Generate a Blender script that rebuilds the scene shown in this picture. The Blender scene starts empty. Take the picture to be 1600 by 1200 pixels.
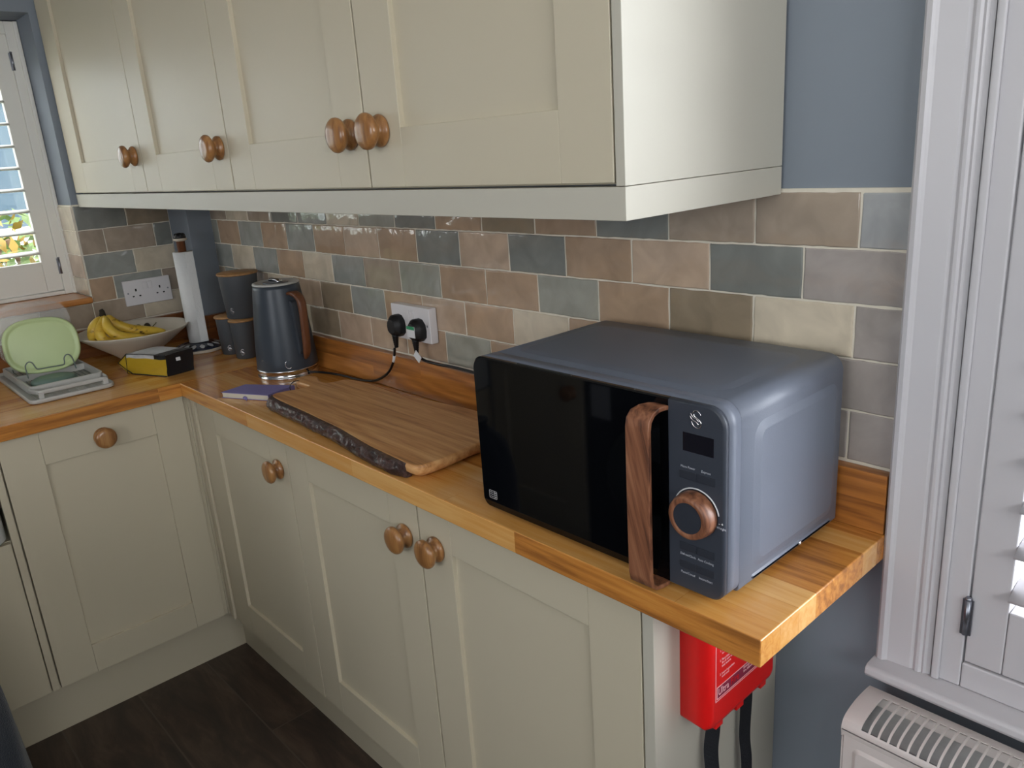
import bpy, bmesh, math, random
from mathutils import Vector, Matrix, noise
random.seed(7)
S = bpy.context.scene
COL = S.collection
ZO = 0.885                      # height of the worktop above the floor; model coordinates have z = 0 on the worktop
PI = math.pi
R = math.radians

# ------------------------------------------------------------------ camera
cam_d = bpy.data.cameras.new('camera'); cam = bpy.data.objects.new('camera', cam_d); COL.objects.link(cam)
cam.location = (0.4654, -1.0426, 0.5506 + ZO)
cam.rotation_euler = (1.2783, 0.0671, 0.8230)
cam_d.sensor_width = 36.0; cam_d.lens = 36.0 * 1233.53 / 1600.0
cam_d.clip_start = 0.02; cam_d.clip_end = 200
S.camera = cam
# ------------------------------------------------------------------ colour management
S.view_settings.view_transform = 'Standard'; S.view_settings.look = 'None'
S.view_settings.gamma = 1.0; S.view_settings.use_curve_mapping = False
S.view_settings.exposure = 0.1
# ------------------------------------------------------------------ world: bright overcast sky
wd = bpy.data.worlds.new('overcast_sky'); S.world = wd; wd.use_nodes = True
bg = wd.node_tree.nodes['Background']; bg.inputs[0].default_value = (0.95, 0.965, 0.97, 1); bg.inputs[1].default_value = 7.0
# ------------------------------------------------------------------ sun lamp added as overcast daylight through the right-hand window
sun_d = bpy.data.lights.new('added_daylight_sun', 'SUN'); sun_d.energy = 7.5; sun_d.angle = R(38); sun_d.color = (0.86, 0.92, 1.0)
sun = bpy.data.objects.new('added_daylight_sun', sun_d); COL.objects.link(sun)
sun.rotation_euler = Vector((-0.80, -0.52, -0.30)).to_track_quat('-Z', 'Y').to_euler()
def portal(name, loc, aim, sx, sy):
    l = bpy.data.lights.new(name, 'AREA'); l.shape = 'RECTANGLE'; l.size = sx; l.size_y = sy; l.cycles.is_portal = True
    o = bpy.data.objects.new(name, l); COL.objects.link(o); o.location = (loc[0], loc[1], loc[2] + ZO)
    o.rotation_euler = Vector(aim).to_track_quat('-Z', 'Z' if abs(aim[2]) < .5 else 'Y').to_euler()
portal('sky_portal_left', (-2.58, -1.05, 0.59), (1, 0, 0), 0.9, 1.45)
portal('sky_portal_right', (0.69, 0.25, 0.54), (0, -1, 0), 1.15, 1.45)
portal('sky_portal_rear', (0.2, -3.02, 0.675), (0, 1, 0), 1.2, 0.8)
portal('sky_portal_side', (2.12, -1.35, 0.85), (-1, 0, 0), 1.85, 0.85)

# ------------------------------------------------------------------ node materials
def new_mat(name):
    m = bpy.data.materials.new(name); m.use_nodes = True
    nt = m.node_tree; b = nt.nodes['Principled BSDF']
    return m, nt, b
def N(nt, t, **kw):
    n = nt.nodes.new(t)
    for k, v in kw.items():
        if k.startswith('i_'):
            n.inputs[k[2:].replace('_', ' ')].default_value = v
        else: setattr(n, k, v)
    return n
def rgba(h):
    if isinstance(h, str):
        c = [int(h[i:i+2], 16) / 255 for i in (0, 2, 4)]
        c = [x / 12.92 if x <= 0.04045 else ((x + 0.055) / 1.055) ** 2.4 for x in c]
        return (c[0], c[1], c[2], 1)
    return (h[0], h[1], h[2], 1)
def plain(name, col, rough=0.5, metal=0.0, mottle=0.06, scale=30, bump=0.0, bscale=200, coat=0.0, spec=0.5, trans=0.0, ior=1.45, alpha=1.0, sheen=0.0):
    m, nt, b = new_mat(name); L = nt.links
    b.inputs['Roughness'].default_value = rough; b.inputs['Metallic'].default_value = metal
    b.inputs['Coat Weight'].default_value = coat; b.inputs['Coat Roughness'].default_value = 0.08
    b.inputs['Specular IOR Level'].default_value = spec; b.inputs['Transmission Weight'].default_value = trans
    b.inputs['IOR'].default_value = ior; b.inputs['Alpha'].default_value = alpha; b.inputs['Sheen Weight'].default_value = sheen
    tc = N(nt, 'ShaderNodeTexCoord'); no = N(nt, 'ShaderNodeTexNoise', i_Scale=scale, i_Detail=4.0)
    L.new(tc.outputs['Object'], no.inputs['Vector'])
    c = rgba(col); mx = N(nt, 'ShaderNodeMix', data_type='RGBA')
    mx.inputs[6].default_value = tuple(x * (1 - mottle) for x in c[:3]) + (1,)
    mx.inputs[7].default_value = tuple(min(1, x * (1 + mottle)) for x in c[:3]) + (1,)
    L.new(no.outputs['Fac'], mx.inputs[0]); L.new(mx.outputs[2], b.inputs['Base Color'])
    if bump:
        n2 = N(nt, 'ShaderNodeTexNoise', i_Scale=bscale, i_Detail=3.0); L.new(tc.outputs['Object'], n2.inputs['Vector'])
        bp = N(nt, 'ShaderNodeBump', i_Strength=bump, i_Distance=0.002); L.new(n2.outputs['Fac'], bp.inputs['Height'])
        L.new(bp.outputs['Normal'], b.inputs['Normal'])
    return m
def wood(name, cols, u='X', v='Y', stave_l=0.42, stave_w=0.041, rough=0.28, grain=1.0, staves=True, coat=0.0, gscale=1.0, figure=0.5, skew=0.0):
    """oiled wood: grain runs along u, staves stacked along v, random tone per stave"""
    m, nt, b = new_mat(name); L = nt.links
    tc = N(nt, 'ShaderNodeTexCoord'); sep = N(nt, 'ShaderNodeSeparateXYZ'); L.new(tc.outputs['Object'], sep.inputs[0])
    com = N(nt, 'ShaderNodeCombineXYZ'); w = [a for a in 'XYZ' if a not in (u, v)][0]
    L.new(sep.outputs[u], com.inputs[0]); L.new(sep.outputs[v], com.inputs[1])
    com3 = N(nt, 'ShaderNodeCombineXYZ'); L.new(sep.outputs[u], com3.inputs[0]); L.new(sep.outputs[v], com3.inputs[1]); L.new(sep.outputs[w], com3.inputs[2])
    off = N(nt, 'ShaderNodeVectorMath', operation='ADD'); rt = N(nt, 'ShaderNodeMapping'); rt.inputs['Rotation'].default_value = (0, 0, skew)
    L.new(com3.outputs[0], rt.inputs['Vector']); L.new(rt.outputs[0], off.inputs[0])
    if staves:
        br = N(nt, 'ShaderNodeTexBrick', offset=0.37, squash=1.0)
        br.inputs['Color1'].default_value = (0, 0, 0, 1); br.inputs['Color2'].default_value = (1, 1, 1, 1)
        br.inputs['Mortar'].default_value = (0.2, 0.2, 0.2, 1)
        br.inputs['Scale'].default_value = 1.0; br.inputs['Mortar Size'].default_value = 0.0003; br.inputs['Mortar Smooth'].default_value = 0.0
        br.inputs['Brick Width'].default_value = stave_l; br.inputs['Row Height'].default_value = stave_w
        L.new(com.outputs[0], br.inputs['Vector'])
        sc = N(nt, 'ShaderNodeVectorMath', operation='SCALE'); sc.inputs['Scale'].default_value = 7.3
        L.new(br.outputs['Color'], sc.inputs[0]); L.new(sc.outputs[0], off.inputs[1])
    mp = N(nt, 'ShaderNodeMapping'); mp.inputs['Scale'].default_value = (5 * gscale, 90 * gscale, 90 * gscale); L.new(off.outputs[0], mp.inputs[0])
    n1 = N(nt, 'ShaderNodeTexNoise', i_Scale=1.0, i_Detail=6.0, i_Roughness=0.62, i_Distortion=0.4); L.new(mp.outputs[0], n1.inputs['Vector'])
    mp2 = N(nt, 'ShaderNodeMapping'); mp2.inputs['Scale'].default_value = (1.1 * gscale, 9 * gscale, 9 * gscale); L.new(off.outputs[0], mp2.inputs[0])
    n2 = N(nt, 'ShaderNodeTexNoise', i_Scale=1.0, i_Detail=1.5, i_Roughness=0.4); L.new(mp2.outputs[0], n2.inputs['Vector'])
    k2 = N(nt, 'ShaderNodeMath', operation='MULTIPLY'); k2.inputs[1].default_value = 70.0; L.new(n2.outputs['Fac'], k2.inputs[0])
    sn = N(nt, 'ShaderNodeMath', operation='SINE'); L.new(k2.outputs[0], sn.inputs[0])
    wv = N(nt, 'ShaderNodeMapRange', i_From_Min=-1.0, i_From_Max=1.0, i_To_Min=0.38, i_To_Max=0.62); L.new(sn.outputs[0], wv.inputs[0])
    mixg = N(nt, 'ShaderNodeMix', data_type='FLOAT'); mixg.inputs[0].default_value = min(0.8, figure * 0.45)
    L.new(n1.outputs['Fac'], mixg.inputs[2]); L.new(wv.outputs[0], mixg.inputs[3])
    gr = N(nt, 'ShaderNodeMapRange', i_From_Min=0.34, i_From_Max=0.66, i_To_Min=-0.27 * grain, i_To_Max=0.27 * grain); L.new(mixg.outputs[0], gr.inputs[0])
    add = N(nt, 'ShaderNodeMath', operation='ADD'); L.new(gr.outputs[0], add.inputs[0])
    if staves:
        mr = N(nt, 'ShaderNodeMapRange', i_To_Min=0.12, i_To_Max=0.88); L.new(br.outputs['Color'], mr.inputs[0]); L.new(mr.outputs[0], add.inputs[1])
    else: add.inputs[1].default_value = 0.5
    cr = N(nt, 'ShaderNodeValToRGB'); e = cr.color_ramp.elements
    e[0].position = 0.0; e[0].color = rgba(cols[0]); e[1].position = 1.0; e[1].color = rgba(cols[-1])
    for i, c in enumerate(cols[1:-1]):
        k = e.new((i + 1) / (len(cols) - 1)); k.color = rgba(c)
    L.new(add.outputs[0], cr.inputs[0]); L.new(cr.outputs[0], b.inputs['Base Color'])
    b.inputs['Roughness'].default_value = rough; b.inputs['Coat Weight'].default_value = coat; b.inputs['Coat Roughness'].default_value = 0.12
    bp = N(nt, 'ShaderNodeBump', i_Strength=0.12, i_Distance=0.001); L.new(n1.outputs['Fac'], bp.inputs['Height']); L.new(bp.outputs['Normal'], b.inputs['Normal'])
    return m

OAK = ['96602e', 'c07e3a', 'd2954a', 'd69e58', 'dfac68']
M = {}
M['paint_blue'] = plain('blue_grey_wall_paint', '7f8791', 0.75, mottle=0.03, scale=3, bump=0.05, bscale=350)
M['white_paint'] = plain('white_gloss_paint', 'c4c2c6', 0.32, mottle=0.02, scale=5)
M['white_lit'] = plain('white_paint_lit_left', 'e4e2da', 0.35, mottle=0.02, scale=5)  # white paint copy, lightened to stand for brighter light on the left shutter
M['ceiling'] = plain('white_ceiling_paint', 'e6e4df', 0.8, mottle=0.02)
M['cream'] = plain('cream_cabinet_paint', 'c2b9a3', 0.42, mottle=0.015, scale=4, bump=0.02, bscale=500)
M['cream_lit'] = plain('cream_paint_lit', 'bbb7aa', 0.45, mottle=0.01, scale=4)  # door cream again, whitened to stand for light on panels and pelmet
M['grout'] = plain('cream_grout', 'd8d1c2', 0.85, mottle=0.10, scale=60, bump=0.4, bscale=300)
M['oak_x'] = wood('oiled_oak_staves_long', OAK, 'X', 'Y', 0.46, 0.0428, rough=0.24, coat=0.25)
M['oak_y'] = wood('oiled_oak_staves_across', OAK, 'Y', 'X', 0.46, 0.041, rough=0.24, coat=0.25)
M['oak_up'] = wood('oiled_oak_upstand', ['7e4c24', 'ab6d32', 'c78644', 'd89a58'], 'X', 'Z', 0.55, 0.046, rough=0.3, coat=0.2, figure=1.0)
M['oak_up_y'] = wood('oiled_oak_upstand_left', ['6e4022', '8c5830', 'a66f3c'], 'Y', 'Z', 0.55, 0.046, rough=0.3, coat=0.2, figure=1.0)
M['knobwood'] = wood('turned_oak', ['6a4526', '98693c', 'ae8352'], 'Z', 'X', staves=False, rough=0.3, coat=0.25, grain=1.6, gscale=1.2)
M['board'] = wood('board_oak', ['6a4424', 'b98450', 'd09f6a', 'dfb682'], 'X', 'Y', staves=False, rough=0.45, grain=1.3, figure=0.7, gscale=1.0)
M['walnut'] = wood('dark_wood_print', ['4a2c20', '80523a', '9c6c50'], 'Z', 'X', staves=False, rough=0.4, grain=2.0, figure=0.5, gscale=1.3, skew=R(14))
M['lidwood'] = wood('pale_lid_wood', ['7a5330', 'a37a4c', 'b98f60'], 'X', 'Y', staves=False, rough=0.45, grain=1.0)
M['sillwood'] = wood('window_sill_oak', ['8a5226', 'bb7a3e', 'd0955a'], 'Y', 'X', staves=False, rough=0.3, coat=0.3)

def tile_material():
    m, nt, b = new_mat('glazed_brick_tile'); L = nt.links
    at = N(nt, 'ShaderNodeAttribute', attribute_name='tile_colour'); tc = N(nt, 'ShaderNodeTexCoord')
    n1 = N(nt, 'ShaderNodeTexNoise', i_Scale=16.0, i_Detail=5.0, i_Distortion=0.8); L.new(tc.outputs['Object'], n1.inputs['Vector'])
    mr = N(nt, 'ShaderNodeMapRange', i_From_Min=0.3, i_From_Max=0.7, i_To_Min=0.86, i_To_Max=1.14); L.new(n1.outputs['Fac'], mr.inputs[0])
    mul = N(nt, 'ShaderNodeVectorMath', operation='SCALE'); L.new(at.outputs['Color'], mul.inputs[0]); L.new(mr.outputs[0], mul.inputs['Scale'])
    L.new(mul.outputs[0], b.inputs['Base Color'])
    b.inputs['Roughness'].default_value = 0.06; b.inputs['Specular IOR Level'].default_value = 0.65
    n2 = N(nt, 'ShaderNodeTexNoise', i_Scale=13.0, i_Detail=2.5, i_Distortion=0.6); L.new(tc.outputs['Object'], n2.inputs['Vector'])
    n3 = N(nt, 'ShaderNodeTexNoise', i_Scale=60.0, i_Detail=2.0); L.new(tc.outputs['Object'], n3.inputs['Vector'])
    b1 = N(nt, 'ShaderNodeBump', i_Strength=0.55, i_Distance=0.0045); L.new(n2.outputs['Fac'], b1.inputs['Height'])
    b2 = N(nt, 'ShaderNodeBump', i_Strength=0.16, i_Distance=0.001); L.new(n3.outputs['Fac'], b2.inputs['Height']); L.new(b1.outputs['Normal'], b2.inputs['Normal'])
    L.new(b2.outputs['Normal'], b.inputs['Normal'])
    return m
M['tile'] = tile_material()
def floor_material():
    m, nt, b = new_mat('dark_wood_look_floor'); L = nt.links
    tc = N(nt, 'ShaderNodeTexCoord'); sep = N(nt, 'ShaderNodeSeparateXYZ'); L.new(tc.outputs['Object'], sep.inputs[0])
    com = N(nt, 'ShaderNodeCombineXYZ'); L.new(sep.outputs['X'], com.inputs[0]); L.new(sep.outputs['Y'], com.inputs[1])
    br = N(nt, 'ShaderNodeTexBrick', offset=0.45)
    for k, v in (('Color1', (0, 0, 0, 1)), ('Color2', (1, 1, 1, 1)), ('Mortar', (0.5, 0.5, 0.5, 1)), ('Scale', 1.0), ('Mortar Size', 0.0022), ('Brick Width', 0.9), ('Row Height', 0.2), ('Mortar Smooth', 0.1)):
        br.inputs[k].default_value = v
    L.new(com.outputs[0], br.inputs['Vector'])
    mp = N(nt, 'ShaderNodeMapping'); mp.inputs['Scale'].default_value = (4, 16, 4); L.new(tc.outputs['Object'], mp.inputs[0])
    ad = N(nt, 'ShaderNodeVectorMath', operation='ADD'); sc = N(nt, 'ShaderNodeVectorMath', operation='SCALE'); sc.inputs['Scale'].default_value = 9
    L.new(br.outputs['Color'], sc.inputs[0]); L.new(mp.outputs[0], ad.inputs[0]); L.new(sc.outputs[0], ad.inputs[1])
    n1 = N(nt, 'ShaderNodeTexNoise', i_Scale=1.0, i_Detail=7.0, i_Roughness=0.65, i_Distortion=0.7); L.new(ad.outputs[0], n1.inputs['Vector'])
    cr = N(nt, 'ShaderNodeValToRGB'); e = cr.color_ramp.elements
    e[0].position = 0.3; e[0].color = rgba('2a2320'); e[1].position = 0.72; e[1].color = rgba('5a4a3e')
    k = e.new(0.5); k.color = rgba('3e322b')
    L.new(n1.outputs['Fac'], cr.inputs[0])
    mx = N(nt, 'ShaderNodeMix', data_type='RGBA'); mx.inputs[7].default_value = rgba('50463d'); L.new(br.outputs['Fac'], mx.inputs[0]); L.new(cr.outputs[0], mx.inputs[6])
    L.new(mx.outputs[2], b.inputs['Base Color']); b.inputs['Roughness'].default_value = 0.45
    return m
M['floor'] = floor_material()
M['mw_body'] = plain('slate_grey_powder_coat', '646a77', 0.42, metal=0.0, mottle=0.03, scale=8, bump=0.12, bscale=900)
M['mw_panel'] = plain('slate_grey_plastic', '363b45', 0.42, mottle=0.03)
M['mw_button'] = plain('slate_grey_button', '2d313a', 0.4, mottle=0.02)
M['black_glass'] = plain('black_door_glass', '06070a', 0.04, mottle=0.0, spec=0.5)
M['black_display'] = plain('black_display_window', '17161d', 0.12, mottle=0.0)
M['black_matte'] = plain('black_plastic', '121214', 0.5)
M['black_rubber'] = plain('black_rubber_flex', '0f0f11', 0.35)
M['chrome'] = plain('polished_steel', 'cfcfd2', 0.15, metal=1.0, mottle=0.0)
M['grey_steel'] = plain('dull_steel', '8c8f98', 0.35, metal=1.0, mottle=0.04)
M['print_white'] = plain('white_print', 'd9dadd', 0.5, mottle=0.0)
M['print_grey'] = plain('pale_grey_print', 'a9adb6', 0.5, mottle=0.0)
M['socket'] = plain('white_socket_plastic', 'd9d6d8', 0.25, mottle=0.01)
M['hole'] = plain('dark_slot', '0a0a0a', 0.8, mottle=0.0)
M['slate'] = plain('slate_grey_matt_enamel', '484c51', 0.5, mottle=0.03)
M['kettle'] = plain('slate_blue_kettle_enamel', '3b424b', 0.36, mottle=0.03, metal=0.1)
M['clear_dark'] = plain('smoky_plastic', '3c4148', 0.15, mottle=0.0)
M['brown_wood'] = wood('kettle_handle_wood', ['4a2b1a', '6b4128', '7d5035'], 'Z', 'X', staves=False, rough=0.4, grain=1.0, gscale=1.5)
M['purple'] = plain('purple_cloth_cover', '7d75a8', 0.65, bump=0.2, bscale=900)
M['paper'] = plain('cream_page_edges', 'c9c3b4', 0.8, mottle=0.05)
M['kitchen_paper'] = plain('white_paper_towel', 'd8dada', 0.9, mottle=0.03, scale=90, bump=0.6, bscale=140)
M['bowl'] = plain('cream_stoneware', 'c9c0b1', 0.3, mottle=0.03)
M['grape'] = plain('green_grape_skin', '6e7240', 0.35, mottle=0.25, scale=60)
M['grape_dark'] = plain('dark_grape_skin', '35301f', 0.35, mottle=0.25, scale=60)
M['stalk'] = plain('dry_stalk', '5c5a2c', 0.7)
M['coffee_black'] = plain('black_foil', '1b1d22', 0.35, mottle=0.05, bump=0.5, bscale=70)
M['coffee_yellow'] = plain('yellow_foil', 'b99b2c', 0.35, mottle=0.12, scale=20, bump=0.6, bscale=60)
M['coffee_white'] = plain('white_foil', 'c4c7cb', 0.3, mottle=0.3, scale=40, bump=0.6, bscale=60)
M['rack'] = plain('light_grey_plastic', 'b9b8b4', 0.4, mottle=0.02)
M['rack_wire'] = plain('grey_coated_wire', '6e7a76', 0.35, mottle=0.02)
M['lime'] = plain('lime_green_plastic', 'c2d49c', 0.35, mottle=0.02)
M['tub'] = plain('clear_plastic', 'eef1f2', 0.10, mottle=0.0, alpha=0.12, ior=1.45, spec=1.0)
M['teal_lid'] = plain('grey_green_plastic', '67807c', 0.35, mottle=0.04)
M['bluish_glass'] = plain('blue_tinted_glass', 'cfe2ea', 0.04, mottle=0.0, trans=0.95, ior=1.3)
M['red'] = plain('red_moulded_plastic', 'd8100f', 0.45, mottle=0.03)
M['maroon'] = plain('maroon_print', '8a2440', 0.45, mottle=0.03)
M['pink_print'] = plain('pink_print', 'f0b9bd', 0.5, mottle=0.0)
M['webbing'] = plain('black_webbing', '10131a', 0.8, bump=0.5, bscale=700)
M['radiator'] = plain('white_radiator_enamel', 'd3cbc8', 0.35, mottle=0.02)
M['rad_inside'] = plain('radiator_convector_fins', '9fa1a1', 0.6, mottle=0.25, scale=40)
M['navy'] = plain('navy_fabric', '14202e', 0.95, mottle=0.15, scale=60, bump=0.8, bscale=400, sheen=0.3)
M['sinkware'] = plain('white_glazed_fireclay', 'cfd2d4', 0.12, mottle=0.01)
M['house'] = plain('white_render', 'bfc3c4', 0.8, mottle=0.05)
M['house_glass'] = plain('dull_blue_glass', '3c4a55', 0.55, spec=0.1, mottle=0.05)
M['grass'] = plain('garden_grass', '5f7a3a', 0.9, mottle=0.3, scale=3)
M['leaf'] = plain('leaf_green', '526a30', 0.55, mottle=0.35, scale=6)
M['leaf_y'] = plain('leaf_yellow', '8c7224', 0.55, mottle=0.3, scale=6)
M['bark_stem'] = plain('shrub_stem', '5a4632', 0.9)
def bark_material():
    m, nt, b = new_mat('varnished_bark'); L = nt.links
    tc = N(nt, 'ShaderNodeTexCoord'); v = N(nt, 'ShaderNodeTexVoronoi', feature='DISTANCE_TO_EDGE', i_Scale=70.0)
    no = N(nt, 'ShaderNodeTexNoise', i_Scale=55.0, i_Detail=6.0, i_Roughness=0.7); L.new(tc.outputs['Object'], no.inputs['Vector'])
    ad = N(nt, 'ShaderNodeVectorMath', operation='SCALE'); ad.inputs['Scale'].default_value = 0.03; L.new(no.outputs['Color'], ad.inputs[0])
    a2 = N(nt, 'ShaderNodeVectorMath', operation='ADD'); L.new(tc.outputs['Object'], a2.inputs[0]); L.new(ad.outputs[0], a2.inputs[1]); L.new(a2.outputs[0], v.inputs['Vector'])
    cr = N(nt, 'ShaderNodeValToRGB'); e = cr.color_ramp.elements; e[0].position = 0.35; e[0].color = rgba('1c0d0a'); e[1].position = 0.7; e[1].color = rgba('5a3830')
    L.new(no.outputs['Fac'], cr.inputs[0]); L.new(cr.outputs[0], b.inputs['Base Color'])
    b.inputs['Roughness'].default_value = 0.3; b.inputs['Coat Weight'].default_value = 0.25
    b1 = N(nt, 'ShaderNodeBump', i_Strength=1.0, i_Distance=0.008); L.new(no.outputs['Fac'], b1.inputs['Height']); L.new(b1.outputs['Normal'], b.inputs['Normal'])
    return m
M['bark'] = bark_material()
def banana_material():
    m, nt, b = new_mat('banana_skin'); L = nt.links
    tc = N(nt, 'ShaderNodeTexCoord'); no = N(nt, 'ShaderNodeTexNoise', i_Scale=45.0, i_Detail=3.0, i_Distortion=0.5)
    mp = N(nt, 'ShaderNodeMapping'); mp.inputs['Scale'].default_value = (1, 0.6, 1.4); L.new(tc.outputs['Object'], mp.inputs[0]); L.new(mp.outputs[0], no.inputs['Vector'])
    cr = N(nt, 'ShaderNodeValToRGB'); e = cr.color_ramp.elements; e[0].position = 0.30; e[0].color = rgba('3a2a10'); e[1].position = 0.37; e[1].color = rgba('c9a233')
    k = e.new(0.7); k.color = rgba('d6b84a')
    L.new(no.outputs['Fac'], cr.inputs[0]); L.new(cr.outputs[0], b.inputs['Base Color']); b.inputs['Roughness'].default_value = 0.45
    return m
M['banana'] = banana_material()
def pane_material():
    m, nt, b = new_mat('window_glass'); L = nt.links
    out = nt.nodes['Material Output']; tr = N(nt, 'ShaderNodeBsdfTransparent'); gl = N(nt, 'ShaderNodeBsdfGlossy'); gl.inputs['Roughness'].default_value = 0.02
    mx = N(nt, 'ShaderNodeMixShader'); mx.inputs[0].default_value = 0.06
    L.new(tr.outputs[0], mx.inputs[1]); L.new(gl.outputs[0], mx.inputs[2]); L.new(mx.outputs[0], out.inputs['Surface'])
    nt.nodes.remove(b); return m
M['pane'] = pane_material()
def plate_material():
    """navy disc with white petals round the rim (pattern by angle)"""
    m, nt, b = new_mat('painted_navy_pottery'); L = nt.links
    tc = N(nt, 'ShaderNodeTexCoord'); sep = N(nt, 'ShaderNodeSeparateXYZ'); L.new(tc.outputs['Object'], sep.inputs[0])
    at = N(nt, 'ShaderNodeMath', operation='ARCTAN2'); L.new(sep.outputs['Y'], at.inputs[0]); L.new(sep.outputs['X'], at.inputs[1])
    r2 = N(nt, 'ShaderNodeVectorMath', operation='LENGTH'); cx = N(nt, 'ShaderNodeCombineXYZ'); L.new(sep.outputs['X'], cx.inputs[0]); L.new(sep.outputs['Y'], cx.inputs[1]); L.new(cx.outputs[0], r2.inputs[0])
    a2 = N(nt, 'ShaderNodeMath', operation='MULTIPLY'); a2.inputs[1].default_value = 7.0; L.new(at.outputs[0], a2.inputs[0])
    si = N(nt, 'ShaderNodeMath', operation='SINE'); L.new(a2.outputs[0], si.inputs[0]); ab = N(nt, 'ShaderNodeMath', operation='ABSOLUTE'); L.new(si.outputs[0], ab.inputs[0])
    # petal where |sin| > 0.45 + |r-0.055|*60
    d = N(nt, 'ShaderNodeMath', operation='SUBTRACT'); L.new(r2.outputs['Value'], d.inputs[0]); d.inputs[1].default_value = 0.056
    da = N(nt, 'ShaderNodeMath', operation='ABSOLUTE'); L.new(d.outputs[0], da.inputs[0])
    ml = N(nt, 'ShaderNodeMath', operation='MULTIPLY_ADD'); ml.inputs[1].default_value = 38.0; ml.inputs[2].default_value = 0.5; L.new(da.outputs[0], ml.inputs[0])
    gt = N(nt, 'ShaderNodeMath', operation='GREATER_THAN'); L.new(ab.outputs[0], gt.inputs[0]); L.new(ml.outputs[0], gt.inputs[1])
    mx = N(nt, 'ShaderNodeMix', data_type='RGBA'); mx.inputs[6].default_value = rgba('1c2236'); mx.inputs[7].default_value = rgba('b9bcc0'); L.new(gt.outputs[0], mx.inputs[0])
    L.new(mx.outputs[2], b.inputs['Base Color']); b.inputs['Roughness'].default_value = 0.2
    return m
M['plate'] = plate_material()

# ------------------------------------------------------------------ mesh helpers
def faces_of(bm, vs, fs, mi=0, smooth=False):
    v = [bm.verts.new(p) for p in vs]; out = []
    for f in fs:
        try:
            fc = bm.faces.new([v[i] for i in f]); fc.material_index = mi; fc.smooth = smooth; out.append(fc)
        except ValueError: pass
    return out
def box(bm, x0, x1, y0, y1, z0, z1, mi=0):
    v = [(x, y, z) for x in (x0, x1) for y in (y0, y1) for z in (z0, z1)]
    return faces_of(bm, v, [(0, 1, 3, 2), (4, 6, 7, 5), (0, 4, 5, 1), (2, 3, 7, 6), (0, 2, 6, 4), (1, 5, 7, 3)], mi)
def prism(bm, pts, plane, a, b, mi=0, smooth=False):
    """extrude a 2-D outline between a and b along the axis missing from plane ('XY','XZ','YZ')"""
    def P(p, t):
        return {'XY': (p[0], p[1], t), 'XZ': (p[0], t, p[1]), 'YZ': (t, p[0], p[1])}[plane]
    n = len(pts); v = [P(p, a) for p in pts] + [P(p, b) for p in pts]
    fs = [tuple(range(n)), tuple(range(2 * n - 1, n - 1, -1))] + [(i, n + i, n + (i + 1) % n, (i + 1) % n) for i in range(n)]
    return faces_of(bm, v, fs, mi, smooth)
def rrect(x0, x1, y0, y1, r, n=6, rs=None):
    rs = rs or (r, r, r, r); out = []          # corners: ll, lr, ur, ul
    for (cx, cy, a0), rr in zip(((x0, y0, 180), (x1, y0, 270), (x1, y1, 0), (x0, y1, 90)), rs):
        sx = 1 if cx == x0 else -1; sy = 1 if cy == y0 else -1
        if rr <= 0: out.append((cx, cy)); continue
        for i in range(n + 1):
            a = R(a0 + 90 * i / n); out.append((cx + sx * rr + rr * math.cos(a), cy + sy * rr + rr * math.sin(a)))
    return out
def loft(bm, rings, closed=True, cap0=True, cap1=True, mi=0, smooth=True):
    vs = [[bm.verts.new(p) for p in r] for r in rings]
    n = len(vs[0])
    for a, b in zip(vs, vs[1:]):
        for i in range(n if closed else n - 1):
            j = (i + 1) % n
            try:
                f = bm.faces.new((a[i], a[j], b[j], b[i])); f.smooth = smooth; f.material_index = mi
            except ValueError: pass
    if cap0: 
        f = bm.faces.new(list(reversed(vs[0]))); f.material_index = mi
    if cap1:
        f = bm.faces.new(vs[-1]); f.material_index = mi
    return vs
def lathe(bm, prof, c=(0, 0, 0), axis='Z', n=40, mi=0, sx=1.0, sy=1.0, smooth=True):
    def P(r, h, a):
        u, w = r * math.cos(a) * sx, r * math.sin(a) * sy
        q = {'Z': (u, w, h), 'Y': (u, h, w), 'X': (h, u, w)}[axis]
        return (c[0] + q[0], c[1] + q[1], c[2] + q[2])
    rings = [[P(max(r, 1e-5), h, 2 * PI * i / n) for i in range(n)] for r, h in prof]
    loft(bm, rings, cap0=True, cap1=True, mi=mi, smooth=smooth)
def tube(bm, pts, r, n=10, mi=0, rfun=None, flat=None, cyclic=False):
    P = [Vector(p) for p in pts]; rings = []
    t0 = (P[1] - P[0]).normalized(); up = Vector((0, 0, 1)) if abs(t0.z) < 0.9 else Vector((1, 0, 0))
    nrm = (up - t0 * up.dot(t0)).normalized()
    for i, p in enumerate(P):
        if cyclic: t = (P[(i + 1) % len(P)] - P[i - 1]).normalized()
        else: t = (P[min(i + 1, len(P) - 1)] - P[max(i - 1, 0)]).normalized()
        nrm = (nrm - t * nrm.dot(t)).normalized(); bi = t.cross(nrm)
        rr = rfun(i / (len(P) - 1)) if rfun else r
        f1, f2 = flat if flat else (1, 1)
        rings.append([tuple(p + nrm * rr * f1 * math.cos(2 * PI * k / n) + bi * rr * f2 * math.sin(2 * PI * k / n)) for k in range(n)])
    if cyclic: rings.append(rings[0]); loft(bm, rings, cap0=False, cap1=False, mi=mi)
    else: loft(bm, rings, mi=mi)
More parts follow.
